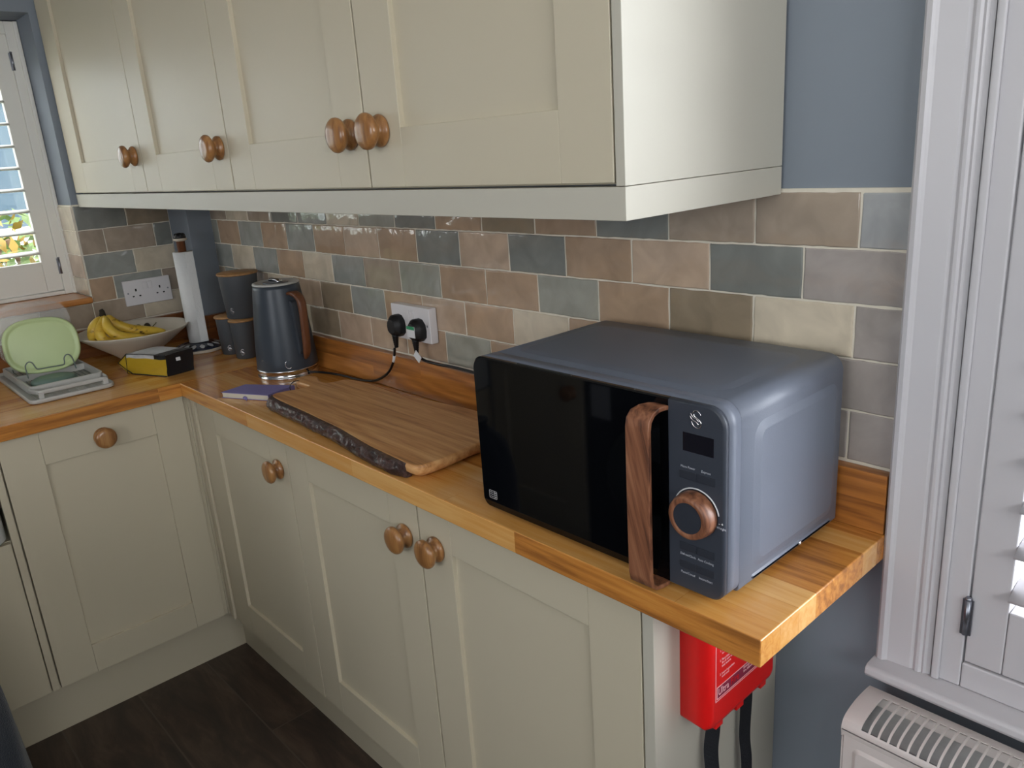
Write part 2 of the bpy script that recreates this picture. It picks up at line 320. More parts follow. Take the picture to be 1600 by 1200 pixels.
def spline(pts, k=8, cyclic=False):
    P = [Vector(p) for p in pts]; n = len(P); out = []
    for i in range(n if cyclic else n - 1):
        if cyclic: a, b, c, d = P[i - 1], P[i], P[(i + 1) % n], P[(i + 2) % n]
        else: a, b, c, d = P[max(i - 1, 0)], P[i], P[i + 1], P[min(i + 2, n - 1)]
        for j in range(k):
            t = j / k
            out.append(tuple(0.5 * ((2 * b) + (c - a) * t + (2 * a - 5 * b + 4 * c - d) * t * t + (3 * b - a - 3 * c + d) * t ** 3)))
    if not cyclic: out.append(tuple(P[-1]))
    return out

ORG = {}
def thing(name, label, cat, loc=(0, 0, 0), rotz=0.0, group=None):
    o = bpy.data.objects.new(name, None); COL.objects.link(o); o.empty_display_size = 0.05
    o.location = (loc[0], loc[1], loc[2] + ZO); o.rotation_euler = (0, 0, rotz)
    o['label'] = label; o['category'] = cat
    if group: o['group'] = group
    ORG[o.name] = Vector(loc)
    return o
def obj(name, bm, mats, parent=None, loc=None, local=False, bevel=0.0, seg=2, smooth=None, label=None, subsurf=0):
    """link bm as one mesh object; coordinates are model coordinates unless local=True"""
    if not isinstance(mats, (list, tuple)): mats = [mats]
    org = ORG[parent.name] if parent else Vector(loc or (0, 0, 0))
    if not local: bmesh.ops.translate(bm, verts=bm.verts, vec=-org)
    bmesh.ops.recalc_face_normals(bm, faces=bm.faces)
    me = bpy.data.meshes.new(name); bm.to_mesh(me); bm.free()
    for m in mats: me.materials.append(M[m] if isinstance(m, str) else m)
    o = bpy.data.objects.new(name, me); COL.objects.link(o)
    if parent: o.parent = parent
    else: o.location = (org.x, org.y, org.z + ZO)
    ORG[o.name] = org
    if subsurf:
        s = o.modifiers.new('subdivision', 'SUBSURF'); s.levels = subsurf; s.render_levels = subsurf
    if bevel:
        for p in me.polygons: p.use_smooth = True
        b = o.modifiers.new('bevel', 'BEVEL'); b.width = bevel; b.segments = seg; b.limit_method = 'ANGLE'; b.angle_limit = R(40)
        w = o.modifiers.new('normals', 'WEIGHTED_NORMAL'); w.keep_sharp = True
    if label: o['label'] = label
    return o
def tag(o, label=None, cat=None, group=None, kind=None):
    if label: o['label'] = label
    if cat: o['category'] = cat
    if group: o['group'] = group
    if kind: o['kind'] = kind
    return o
def struct(name, bm, m, parent=None, loc=None, **kw):
    o = obj(name, bm, m, parent, loc=loc, **kw)
    if not parent: o['kind'] = 'structure'
    return o
def dup(root, loc, rotz=None, label=None, group=None):
    r = root.copy(); COL.objects.link(r); r.location = (loc[0], loc[1], loc[2] + ZO)
    if rotz is not None: r.rotation_euler = (0, 0, rotz)
    if label: r['label'] = label
    if group: r['group'] = group
    ORG[r.name] = Vector(loc)
    for ch in list(root.children):
        c = ch.copy(); COL.objects.link(c); c.parent = r
        for g in ch.children:
            d = g.copy(); COL.objects.link(d); d.parent = c
    return r
def text(name, s, size, pos, right, up, mat, parent, depth=0.0002, align='CENTER', sx=1.0, shear=0.0):
    cu = bpy.data.curves.new(name + '_curve', 'FONT'); cu.body = s; cu.size = size; cu.extrude = depth; cu.align_x = align; cu.align_y = 'CENTER'; cu.shear = shear
    to = bpy.data.objects.new('tmp_text', cu); COL.objects.link(to)
    dg = bpy.context.evaluated_depsgraph_get(); me = bpy.data.meshes.new_from_object(to.evaluated_get(dg)); bpy.data.objects.remove(to)
    r, u = Vector(right).normalized(), Vector(up).normalized(); n = r.cross(u)
    org = ORG[parent.name]
    for v in me.vertices:
        x, y, z = v.co; v.co = Vector(pos) + r * x * sx + u * y + n * z - org
    me.materials.clear(); me.materials.append(M[mat])
    o = bpy.data.objects.new(name, me); COL.objects.link(o); o.parent = parent; ORG[o.name] = org
    return o

# ================================================================== SETTING
XL, PH, UP, H = -2.2665, 0.0749, 0.0902, 0.0765
ZR = lambda L: UP + (5 - L) * PH          # grout line heights, line 0 on top
BOXX, BOXY = -2.1125, -0.075              # boxed-in pipe corner
FLOOR, CEIL = -0.885, 1.515
XR_ROOM, Y_REAR = 2.0, -2.9
WIN_L = dict(y0=-1.75, y1=-0.357, z0=0.165, z1=1.01)  # unseen far end widened to let more light into the corner
WIN_R = dict(x0=0.128, x1=1.25, z0=-0.175, z1=1.25)

bm = bmesh.new(); box(bm, -3, 2.1, -3.0, 0.3, FLOOR - 0.05, FLOOR); struct('floor', bm, 'floor')
bm = bmesh.new(); box(bm, -3, 2.1, -3.0, 0.3, CEIL, CEIL + 0.05); struct('ceiling', bm, 'ceiling')
# back wall with the right-hand window opening (plaster stands 6 mm behind the tile faces)
bm = bmesh.new(); y0, y1 = 0.006, 0.24
box(bm, -2.6, WIN_R['x0'], y0, y1, FLOOR, CEIL); box(bm, WIN_R['x1'], 2.1, y0, y1, FLOOR, CEIL)
box(bm, WIN_R['x0'], WIN_R['x1'], y0, y1, FLOOR, WIN_R['z0']); box(bm, WIN_R['x0'], WIN_R['x1'], y0, y1, WIN_R['z1'], CEIL)
wall_back = struct('wall_back', bm, 'paint_blue')
# boxed-in corner
bm = bmesh.new(); box(bm, XL - 0.01, BOXX, BOXY, 0.02, FLOOR, CEIL); b_ = struct('boxed_pipe_corner', bm, 'paint_blue', parent=wall_back, bevel=0.002)
# left wall with window opening
bm = bmesh.new(); x0, x1 = XL - 0.30, XL - 0.006
box(bm, x0, x1, WIN_L['y1'], 0.2, FLOOR, CEIL); box(bm, x0, x1, -3.0, WIN_L['y0'], FLOOR, CEIL)
box(bm, x0, x1, WIN_L['y0'], WIN_L['y1'], FLOOR, WIN_L['z0'] - 0.02); box(bm, x0, x1, WIN_L['y0'], WIN_L['y1'], WIN_L['z1'], CEIL)
wall_left = struct('wall_left', bm, 'paint_blue')
# right and rear walls with unseen openings, added and sized to let daylight in
bm = bmesh.new()
box(bm, XR_ROOM, XR_ROOM + 0.1, -0.45, 0.1, FLOOR, CEIL); box(bm, XR_ROOM, XR_ROOM + 0.1, -3.0, -2.25, FLOOR, CEIL)
box(bm, XR_ROOM, XR_ROOM + 0.1, -2.25, -0.45, FLOOR, 0.45); box(bm, XR_ROOM, XR_ROOM + 0.1, -2.25, -0.45, 1.25, CEIL)
struct('wall_right', bm, 'paint_blue')
bm = bmesh.new()
box(bm, -3.0, -0.4, Y_REAR - 0.1, Y_REAR, FLOOR, CEIL); box(bm, 0.8, 2.1, Y_REAR - 0.1, Y_REAR, FLOOR, CEIL); box(bm, -0.4, 0.8, Y_REAR - 0.1, Y_REAR, 1.1, CEIL); box(bm, -0.4, 0.8, Y_REAR - 0.1, Y_REAR, FLOOR, 0.25)
struct('wall_rear', bm, 'paint_blue')

# ---- tiles
TC = {'B': '949691', 'D': '7e807b', 'G': '9a9a90', 'T': 'a39484', 'K': '93846f', 'N': 'ab927a', 'P': 'b9a38e', 'C': 'cbbfaa', 'M': 'a29a95', 'S': 'a0a2a3'}
def tiles(name, rects, plane, parent, face=0.0):
    """rects: (u0,u1,z0,z1,colour) -> slightly uneven glazed tiles; plane 'back' (faces -y), 'left' (faces +x), 'reveal' (faces -y)"""
    bm = bmesh.new(); lay = bm.loops.layers.float_color.new('tile_colour')
    for (u0, u1, z0, z1, c) in rects:
        g = 0.0014; u0 += g; u1 -= g; z0 += g; z1 -= g
        if u1 - u0 < 0.004: continue
        nu = max(2, int((u1 - u0) / 0.012)); nz = 5
        tilt = [random.uniform(-0.0007, 0.0007) for _ in range(4)]
        def edge(s): return [random.uniform(-0.0006, 0.0006) for _ in range(s + 1)]
        eb, et, el, er = edge(nu), edge(nu), edge(nz), edge(nz)
        grid = []
        for i in range(nu + 1):
            col = []
            for j in range(nz + 1):
                a, b = i / nu, j / nz
                u = u0 + (u1 - u0) * a + (el[j] * (1 - a) + er[j] * a if 0 < j < nz else 0) * (1 if i in (0, nu) else 0)
                z = z0 + (z1 - z0) * b + (eb[i] * (1 - b) + et[i] * b if 0 < i < nu else 0) * (1 if j in (0, nz) else 0)
                d = tilt[0] * (1 - a) * (1 - b) + tilt[1] * a * (1 - b) + tilt[2] * a * b + tilt[3] * (1 - a) * b
                on = i in (0, nu) or j in (0, nz)
                d += -0.0011 if on else 0
                col.append((u, z, d))
            grid.append(col)
        # tight inner ring: pull second rows close to the edge for a small rounded lip
        for i in range(nu + 1):
            for j in range(nz + 1):
                u, z, d = grid[i][j]
                if i == 1: u = grid[0][j][0] + 0.0022
                if i == nu - 1 and nu > 2: u = grid[nu][j][0] - 0.0022
                if j == 1: z = grid[i][0][1] + 0.0022
                if j == nz - 1: z = grid[i][nz][1] - 0.0022
                grid[i][j] = (u, z, d)
        def P(u, z, d):
            if plane == 'back': return (u, face - d, z)
            if plane == 'left': return (face + d, u, z)
            return (u, face - d, z)
        vs = [[bm.verts.new(P(*grid[i][j])) for j in range(nz + 1)] for i in range(nu + 1)]
        k = 0.94 + random.random() * 0.12; base = rgba(TC[c]); colr = (base[0] * k, base[1] * k, base[2] * k, 1)
        fs = [bm.faces.new((vs[i][j], vs[i + 1][j], vs[i + 1][j + 1], vs[i][j + 1])) for i in range(nu) for j in range(nz)]
        # skirt
        ring = [(i, 0) for i in range(nu)] + [(nu, j) for j in range(nz)] + [(i, nz) for i in range(nu, 0, -1)] + [(0, j) for j in range(nz, 0, -1)]
        bk = []
        for (i, j) in ring:
            u, z, d = grid[i][j]; bk.append(bm.verts.new(P(u, z, -0.0055)))
        for q in range(len(ring)):
            i, j = ring[q]; i2, j2 = ring[(q + 1) % len(ring)]
            fs.append(bm.faces.new((vs[i][j], bk[q], bk[(q + 1) % len(ring)], vs[i2][j2])))
        for f in fs:
            f.smooth = True
            for l in f.loops: l[lay] = colr
    me_o = obj(name, bm, 'tile', parent)
    me_o.modifiers.new('normals', 'WEIGHTED_NORMAL').weight = 100
    return me_o
END = 0.066
def row(spec, L, start, end=END):
    """spec: list of (joint index on the right, colour)"""
    out = []; u = start
    for s, c in spec:
        u2 = end if s is None else s * H
        out.append((u, u2, ZR(L + 1), ZR(L), c)); u = u2
    return out
rects = []
rects += row([(-26, 'T'), (-24, 'C'), (-22, 'T'), (-20, 'D'), (-18, 'B'), (-16, 'C'), (-14, 'G'), (-12, 'D'), (-10, 'N'), (-8, 'K'), (-6, 'N'), (-4, 'D'), (-2, 'T'), (0, 'T'), (None, 'S')], 0, BOXX)
rects += row([(-27, 'G'), (-25, 'N'), (-23, 'B'), (-21, 'N'), (-19, 'B'), (-17, 'N'), (-15, 'P'), (-13, 'N'), (-11, 'D'), (-9, 'P'), (-7, 'D'), (-5, 'N'), (-3, 'P'), (-1, 'D'), (None, 'M')], 1, BOXX)
rects += row([(-26, 'B'), (-24, 'C'), (-22, 'B'), (-20, 'N'), (-18, 'C'), (-16, 'B'), (-14, 'T'), (-12, 'G'), (-10, 'N'), (-8, 'N'), (-6, 'G'), (-4, 'N'), (-2, 'K'), (0, 'C'), (None, 'M')], 2, BOXX)
rects += row([(-27, 'T'), (-25, 'B'), (-23, 'T'), (-21, 'C'), (-19, 'P'), (-17, 'K'), (-15, 'B'), (-13, 'N'), (-11, 'P'), (-9, 'N'), (-7, 'C'), (-5, 'N'), (-3, 'T'), (-1, 'B'), (None, 'M')], 3, BOXX)
rects += row([(-26, 'N'), (-24, 'B'), (-22, 'T'), (-20, 'C'), (-18, 'K'), (-16, 'P'), (-14, 'P'), (-12, 'N'), (-10, 'G'), (-8, 'N'), (-6, 'T'), (-4, 'C'), (-2, 'B'), (0, 'M'), (None, 'M')], 4, BOXX)
bm = bmesh.new(); box(bm, BOXX, END + 0.001, 0.0014, 0.0065, UP - 0.004, ZR(0) + 0.004); obj('grout', bm, 'grout', wall_back)
tiles('tile_splashback', rects, 'back', wall_back)
T0 = -0.2839; tj = lambda t: T0 + t * H
YE = BOXY; YC = WIN_L['y1']
lr = []
def lrow(L, js, start=YC, end=YE):
    u = start
    for t, c in js:
        u2 = end if t is None else tj(t); lr.append((u, u2, ZR(L + 1), ZR(L), c)); u = u2
lrow(0, [(1, 'D'), (None, 'K')]); lrow(1, [(0, 'T'), (2, 'T'), (None, 'D')]); lrow(2, [(1, 'B'), (None, 'C')]); lrow(3, [(0, 'N'), (2, 'B'), (None, 'T')])
lrow(4, [(-19, 'C'), (-17, 'B'), (-15, 'T'), (-13, 'C'), (-11, 'B'), (-9, 'T'), (-7, 'N'), (-5, 'T'), (-3, 'C'), (-1, 'T'), (1, 'T'), (None, 'C')], start=-1.84)
# re-lay the row below the sill in one run
bm = bmesh.new(); box(bm, XL - 0.0065, XL - 0.0014, YC, YE, UP - 0.004, ZR(0) + 0.004); box(bm, XL - 0.0065, XL - 0.0014, -1.84, YC, UP - 0.004, ZR(4)); obj('grout', bm, 'grout', wall_left)
tiles('tile_splashback', lr, 'left', wall_left, face=XL)
# reveal tiles beside the left window
rv = []
for L, c in ((0, 'C'), (1, 'C'), (2, 'P'), (3, 'C')):
    rv.append((XL - 0.150, XL - 0.001, max(ZR(L + 1), 0.188), ZR(L), c))
bm = bmesh.new(); box(bm, XL - 0.152, XL - 0.001, WIN_L['y1'] - 0.004, WIN_L['y1'] + 0.001, 0.186, ZR(0) + 0.004); obj('grout', bm, 'grout', wall_left)
tiles('reveal_tiles', rv, 'reveal', wall_left, face=WIN_L['y1'] - 0.006)

# ---- left window: sash, glass, sill
w1 = bmesh.new(); X0 = XL - 0.27
def frame(bm, plane, a, b, u0, u1, z0, z1, w, wb=None):
    wb = wb or w
    for (p, q, r_, s) in ((u0, u0 + w, z0, z1), (u1 - w, u1, z0, z1), (u0 + w, u1 - w, z1 - w, z1), (u0 + w, u1 - w, z0, z0 + wb)):
        if plane == 'X': box(bm, a, b, p, q, r_, s)
        else: box(bm, p, q, a, b, r_, s)
yl0, yl1 = WIN_L['y0'], WIN_L['y1']
frame(w1, 'X', X0, X0 + 0.06, yl0, yl1, 0.175, WIN_L['z1'], 0.055)
box(w1, X0 + 0.005, X0 + 0.05, -1.08, -1.02, 0.2, WIN_L['z1'] - 0.05)
window_1 = struct('window_1', w1, 'white_paint', bevel=0.003)
bm = bmesh.new(); box(bm, X0 + 0.028, X0 + 0.034, yl0 + 0.05, yl1 - 0.05, 0.22, WIN_L['z1'] - 0.05); g = obj('glass_pane', bm, 'pane', window_1)
bm = bmesh.new(); box(bm, XL - 0.21, XL + 0.014, yl0, yl1 - 0.0015, 0.166, 0.186)
obj('wooden_sill', bm, 'sillwood', window_1, bevel=0.006, seg=3, label='oiled oak window sill')

def hinge_bm(c, h, r, axisdir='Z', dx=0.0, dy=0.0):
    bm = bmesh.new()
    lathe(bm, [(r, -h / 2), (r, h / 2)], c, 'Z', 14); lathe(bm, [(r * 1.1, h / 2), (r * 1.1, h / 2 + .002), (r * .5, h / 2 + .005)], c, 'Z', 14)
    box(bm, c[0] - dx, c[0] + dx, c[1] - dy, c[1] + dy, c[2] - h / 2, c[2] + h / 2)
    return bm
# ---- left plantation shutter (inside the reveal)
sh = thing('plantation_shutter', 'white plantation shutter with thin dark-edged louvres in the left window above the sink', 'shutter', (XL - 0.16, -0.62, 0.186))
XS = -2.425
bm = bmesh.new(); frame(bm, 'X', XS - 0.03, XS + 0.005, yl0 + .002, yl1 - 0.001, 0.187, WIN_L['z1'] - .002, 0.036, 0.012)
box(bm, XS - 0.012, XS + 0.012, yl1 - 0.013, yl1 - 0.001, 0.187, WIN_L['z1'] - .002)
obj('frame', bm, 'white_lit', sh, bevel=0.002)
def shutter_panel(ya, yb):
    bm = bmesh.new(); xa, xb = XS - 0.026, XS - 0.001
    box(bm, xa, xb, ya, ya + 0.047, 0.202, 0.972); box(bm, xa, xb, yb - 0.047, yb, 0.202, 0.972)
    box(bm, xa, xb, ya + 0.0474, yb - 0.0474, 0.202, 0.2965); box(bm, xa, xb, ya + 0.0474, yb - 0.0474, 0.880, 0.972)
    pn = obj('shutter_panel', bm, 'white_lit', sh, bevel=0.0015)
    for k in range(9):
        z = 0.3275 + k * 0.0652
        b = bmesh.new(); pts = []
        for i in range(16):
            a = 2 * PI * i / 16; pts.append((XS - 0.0135 + 0.031 * math.cos(a), z - 0.032 + 0.0045 * math.sin(a)))
        # tilt a little
        ct, st = math.cos(R(-6)), math.sin(R(-6)); cx, cz = XS - 0.0135, z - 0.032
        pts = [(cx + (p[0] - cx) * ct - (p[1] - cz) * st, cz + (p[0] - cx) * st + (p[1] - cz) * ct + 0.032) for p in pts]
        prism(b, pts, 'XZ', ya + 0.0478, yb - 0.0478, smooth=True)
        obj('louvre', b, 'white_lit', pn)
shutter_panel(-0.872, -0.394); shutter_panel(-1.308, -0.8745); shutter_panel(-1.728, -1.3105)
for z in (0.895, 0.2785): obj('hinge', hinge_bm((XS + 0.002, -0.391, z), 0.05, 0.004, dx=0.0015, dy=0.007), 'grey_steel', sh, label='dull steel butt hinge')

# ---- right window: architrave, sill, sash, glass
w2 = bmesh.new(); frame(w2, 'Y', 0.13, 0.19, WIN_R['x0'], WIN_R['x1'], WIN_R['z0'] + 0.01, WIN_R['z1'], 0.05)
box(w2, WIN_R['x0'] + .05, WIN_R['x1'] - .05, 0.14, 0.18, 0.50, 0.55)
window_2 = struct('window_2', w2, 'white_paint', bevel=0.003)
bm = bmesh.new(); box(bm, WIN_R['x0'] + .05, WIN_R['x1'] - .05, 0.157, 0.163, WIN_R['z0'] + .06, WIN_R['z1'] - .05); obj('glass_pane', bm, 'pane', window_2)
def arch_profile(x0, s):
    # distance across the moulding -> projection in -y
    pr = [(0.0, 0.0), (0.0, 0.020), (0.004, 0.0245), (0.010, 0.0255), (0.013, 0.0225), (0.016, 0.0205), (0.046, 0.0185), (0.050, 0.0165), (0.054, 0.0195), (0.058, 0.0195), (0.061, 0.0165), (0.064, 0.0180), (0.067, 0.0150), (0.072, 0.0135), (0.074, 0.0), ]
    return [(x0 + s * a, 0.006 - b - 0.004) if b else (x0 + s * a, 0.006) for a, b in pr]
bm = bmesh.new(); prism(bm, arch_profile(0.0685, 1), 'XY', -0.1935, WIN_R['z1'] + 0.08); prism(bm, arch_profile(1.3095, -1), 'XY', -0.1935, WIN_R['z1'] + 0.08)
obj('architrave', bm, 'white_paint', window_2)
bm = bmesh.new(); prism(bm, [(0.006, 1.256), (-0.02, 1.256), (-0.022, 1.262), (-0.016, 1.31), (-0.022, 1.325), (-0.018, 1.332), (0.006, 1.333)], 'YZ', 0.1425, 1.2355); obj('architrave', bm, 'white_paint', window_2)
bm = bmesh.new(); prism(bm, [(0.006, -0.194), (-0.042, -0.194), (-0.048, -0.199), (-0.049, -0.207), (-0.045, -0.213), (-0.030, -0.2165), (-0.022, -0.222), (0.006, -0.224)], 'YZ', 0.066, 1.31)
obj('window_board', bm, 'white_paint', window_2, bevel=0.0015)
# reveal lining
bm = bmesh.new(); box(bm, WIN_R['x0'], WIN_R['x0'] + 0.012, 0.012, 0.13, WIN_R['z0'], WIN_R['z1']); box(bm, WIN_R['x1'] - 0.012, WIN_R['x1'], 0.012, 0.13, WIN_R['z0'], WIN_R['z1'])
box(bm, WIN_R['x0'], WIN_R['x1'], 0.012, 0.13, WIN_R['z0'] - 0.02, WIN_R['z0']); obj('reveal_lining', bm, 'white_paint', window_2)
# right shutter
sr = thing('plantation_shutter', 'white plantation shutter with wide louvres in the right window above the radiator', 'shutter', (0.6, -0.01, -0.19))
bm = bmesh.new(); YF = -0.012
box(bm, 0.1430, 0.1780, YF, 0.020, -0.1935, 1.255); box(bm, 1.200, 1.2355, YF, 0.020, -0.1935, 1.255)
box(bm, 0.1785, 1.1995, YF, 0.020, -0.1935, -0.1555); box(bm, 0.1785, 1.1995, YF, 0.020, 1.215, 1.255)
box(bm, 0.1430, 0.1530, YF - 0.006, YF, -0.1935, 1.255)
obj('frame', bm, 'white_paint', sr, bevel=0.0025, seg=3)
def rpanel(xa, xb):
    bm = bmesh.new(); ya, yb = -0.010, 0.017
    box(bm, xa, xa + 0.0445, ya, yb, -0.153, 1.212); box(bm, xb - 0.0445, xb, ya, yb, -0.153, 1.212)
    box(bm, xa + 0.0449, xb - 0.0449, ya, yb, -0.153, -0.060); box(bm, xa + 0.0449, xb - 0.0449, ya, yb, 1.12, 1.212)
    pn = obj('shutter_panel', bm, 'white_paint', sr, bevel=0.002)
    for k in range(19):
        z = -0.0285 + k * 0.0610; cy = 0.0035; pts = []
        for i in range(16):
            a = 2 * PI * i / 16; u, w = 0.0315 * math.cos(a), 0.0048 * math.sin(a); t = R(14)
            pts.append((cy + u * math.cos(t) - w * math.sin(t), z + u * math.sin(t) + w * math.cos(t)))
        b = bmesh.new(); prism(b, pts, 'YZ', xa + 0.0455, xb - 0.0455, smooth=True); obj('louvre', b, 'white_paint', pn)
rpanel(0.180, 0.688); rpanel(0.690, 1.198)
obj('hinge', hinge_bm((0.1790, -0.0145, -0.0835), 0.052, 0.0042, dx=0.0065, dy=0.0012), 'grey_steel', sr, label='dull steel butt hinge')
obj('hinge', hinge_bm((0.1790, -0.0145, 0.95), 0.052, 0.0042, dx=0.0065, dy=0.0012), 'grey_steel', sr, label='dull steel butt hinge')

# ---- plinths
bm = bmesh.new(); box(bm, -1.741, -0.118, -0.270, -0.252, FLOOR, -0.735); struct('baseboard_back', bm, 'cream')
bm = bmesh.new(); box(bm, -1.758, -1.741, -2.2, -0.252, FLOOR, -0.733); struct('baseboard_left', bm, 'cream')

# ================================================================== WORKTOPS AND UPSTAND
bm = bmesh.new(); box(bm, -1.6644, 0.0685, -0.342, 0.0012, -0.0373, 0.0)
t = obj('worktop', bm, 'oak_x', loc=(-0.8, -0.17, -0.0373), bevel=0.0022, seg=3)
tag(t, 'long oiled oak stave worktop under the microwave, its end free beside the window', 'worktop')
bm = bmesh.new(); box(bm, XL + 0.0003, -1.6650, -0.805, -0.0003, -0.0373, 0.0)
t = obj('worktop', bm, 'oak_y', loc=(-1.96, -0.4, -0.0373), bevel=0.0022, seg=3)
tag(t, 'shorter oak worktop on the left carrying the dish rack and fruit bowl', 'worktop')
# upstands
bm = bmesh.new(); box(bm, BOXX + 0.0205, 0.0665, -0.0195, 0.0013, 0.0004, UP - 0.0025)
t = obj('upstand', bm, 'oak_up', loc=(-1.0, -0.01, 0.0), bevel=0.0015); tag(t, 'long low oak upstand along the back wall behind the kettle and microwave', 'upstand')
bm = bmesh.new(); box(bm, XL + 0.0003, XL + 0.0195, -0.805, BOXY - 0.0205, 0.0004, UP - 0.0025)
box(bm, XL + 0.0003, BOXX + 0.0200, BOXY - 0.0200, BOXY - 0.0003, 0.0004, UP - 0.0025); box(bm, BOXX + 0.0003, BOXX + 0.0200, BOXY, -0.0003, 0.0004, UP - 0.0025)
t = obj('upstand', bm, 'oak_up_y', loc=(XL + 0.01, -0.4, 0.0), bevel=0.0015); tag(t, 'dark oak upstand on the left wall behind the fruit bowl and paper towel', 'upstand')

# ================================================================== CABINETS
def shaker(bm, plane, f, depth, u0, u1, z0, z1, pu0, pu1, pz0, pz1, sgn):
    """door whose face lies at f; depth goes away from the viewer (sgn); panel opening pu0..pu1 x pz0..pz1"""
    th = 0.020; rec = 0.0085; g = 0.0003
    def bx(a, b, c, d, e0, e1):
        y0, y1 = f + sgn * e0, f + sgn * e1
        if plane == 'Y': box(bm, a, b, min(y0, y1), max(y0, y1), c, d)
        else: box(bm, min(y0, y1), max(y0, y1), a, b, c, d)
    bx(u0, pu0, z0, z1, 0, th); bx(pu1, u1, z0, z1, 0, th)
    bx(pu0 + g, pu1 - g, z0, pz0, 0, th); bx(pu0 + g, pu1 - g, pz1, z1, 0, th)
    bx(pu0 - 0.002, pu1 + 0.002, pz0 - 0.002, pz1 + 0.002, rec, rec + 0.006)
KNOB = [(0.0215, 0.0), (0.0235, 0.0015), (0.0240, 0.0045), (0.0225, 0.0075), (0.0190, 0.0100), (0.0165, 0.0125), (0.0160, 0.0150), (0.0175, 0.0175), (0.0225, 0.0200), (0.0258, 0.0230), (0.0268, 0.0265), (0.0262, 0.0300), (0.0230, 0.0335), (0.0165, 0.0355), (0.008, 0.0363), (0.0, 0.0365)]
def knob(parent, p, axis, sgn):
    bm = bmesh.new(); lathe(bm, [(r, sgn * h) for r, h in KNOB], p, axis, 36)
    return obj('knob', bm, 'knobwood', parent, label='round turned oak knob')
YD, YU = -0.320, -0.339
# upper cabinets
def upper(name, label, x0, x1, doors, cat='wall cabinet'):
    t = thing(name, label, cat, ((x0 + x1) / 2, -0.16, 0.4995), group=None)
    bm = bmesh.new(); box(bm, x0, x1, -0.3180, 0.0, 0.5005, 1.235); obj('carcass', bm, 'cream', t)
    for (a, b, pa, pb, kx, kz) in doors:
        bm = bmesh.new(); shaker(bm, 'Y', YU, 0.02, a, b, 0.5035, 1.225, pa, pb, 0.5880, 1.140, 1)
        d = obj('door', bm, 'cream', t, bevel=0.0009, seg=2); knob(d, (kx, YU, kz), 'Y', -1)
    return t
upper('wall_cabinet', 'cream shaker wall cabinet nearest the left window, one door', XL + 0.001, -1.6305, [(-2.262, -1.6320, -2.137, -1.7205, -1.6745, 0.590)])
upper('wall_cabinet', 'cream shaker wall cabinet with one door, between the window one and the double one', -1.6300, -1.1252, [(-1.6285, -1.1270, -1.5290, -1.2120, -1.1640, 0.587)])
upper('wall_cabinet', 'cream shaker double wall cabinet whose two oak knobs sit side by side', -1.1248, -0.1290, [(-1.1228, -0.6246, -1.0292, -0.7120, -0.6640, 0.585), (-0.6205, -0.1290, -0.5300, -0.2108, -0.5790, 0.586)])
bm = bmesh.new(); box(bm, -0.1262, -0.1127, -0.339, -0.0003, 0.4998, 1.235)
t = obj('end_panel', bm, 'cream_lit', loc=(-0.12, -0.17, 0.4998), bevel=0.0008); tag(t, 'plain pale end panel closing the wall cabinets on the right', 'cabinet panel')
bm = bmesh.new()
prism(bm, [(XL + 0.001, -0.339), (-0.1127, -0.339), (-0.1127, -0.0005), (-0.1307, -0.0005), (-0.1307, -0.321), (XL + 0.001, -0.321)], 'XY', 0.4614, 0.4992)
t = obj('pelmet', bm, 'cream_lit', loc=(-1.1, -0.33, 0.4614), bevel=0.0008); tag(t, 'cream pelmet strip running under all the wall cabinets', 'pelmet')
# lower cabinets (back run)
def lower(label, x0, x1, doors, z1=-0.0378, yb=-0.004):
    t = thing('base_cabinet', label, 'base cabinet', ((x0 + x1) / 2, -0.16, FLOOR))
    bm = bmesh.new(); box(bm, x0, x1, -0.2985, yb, -0.730, z1 - 0.0005); obj('carcass', bm, 'cream', t)
    for (a, b, pa, pb, kx, kz) in doors:
        bm = bmesh.new(); shaker(bm, 'Y', YD, 0.02, a, b, -0.7300, -0.0395, pa, pb, -0.6390, -0.1200, 1)
        d = obj('door', bm, 'cream', t, bevel=0.0009, seg=2)
        if kx: knob(d, (kx, YD, kz), 'Y', -1)
    return t
c1 = lower('cream single base cabinet in the corner under the notebook', -1.650, -1.1262, [(-1.6170, -1.1275, -1.5290, -1.2125, -1.1735, -0.1265)])
bm = bmesh.new(); box(bm, -1.6815, -1.6190, -0.3175, -0.299, -0.7300, -0.0395); box(bm, -1.6640, -1.6400, -0.325, -0.3175, -0.7300, -0.0395); obj('corner_post', bm, 'cream', c1, bevel=0.0015)
bm = bmesh.new(); box(bm, -1.7035, -1.6900, -0.3345, -0.2985, -0.7300, -0.0395); box(bm, -1.6895, -1.6835, -0.3250, -0.2985, -0.7300, -0.0395); obj('corner_filler', bm, 'cream', c1, bevel=0.001)
lower('cream double base cabinet in front of the board and microwave, two knobs together', -1.1258, -0.1210, [(-1.1240, -0.6292, -1.0370, -0.7215, -0.6715, -0.1270), (-0.6248, -0.1215, -0.5345, -0.2165, -0.5765, -0.1215)])
bm = bmesh.new(); box(bm, -0.1185, -0.1000, -0.320, 0.0055, FLOOR + 0.0005, -0.0378)
t = obj('end_panel', bm, 'cream_lit', loc=(-0.11, -0.16, FLOOR), bevel=0.0008); tag(t, 'pale end panel of the base cabinets behind the red fire blanket box', 'cabinet panel')
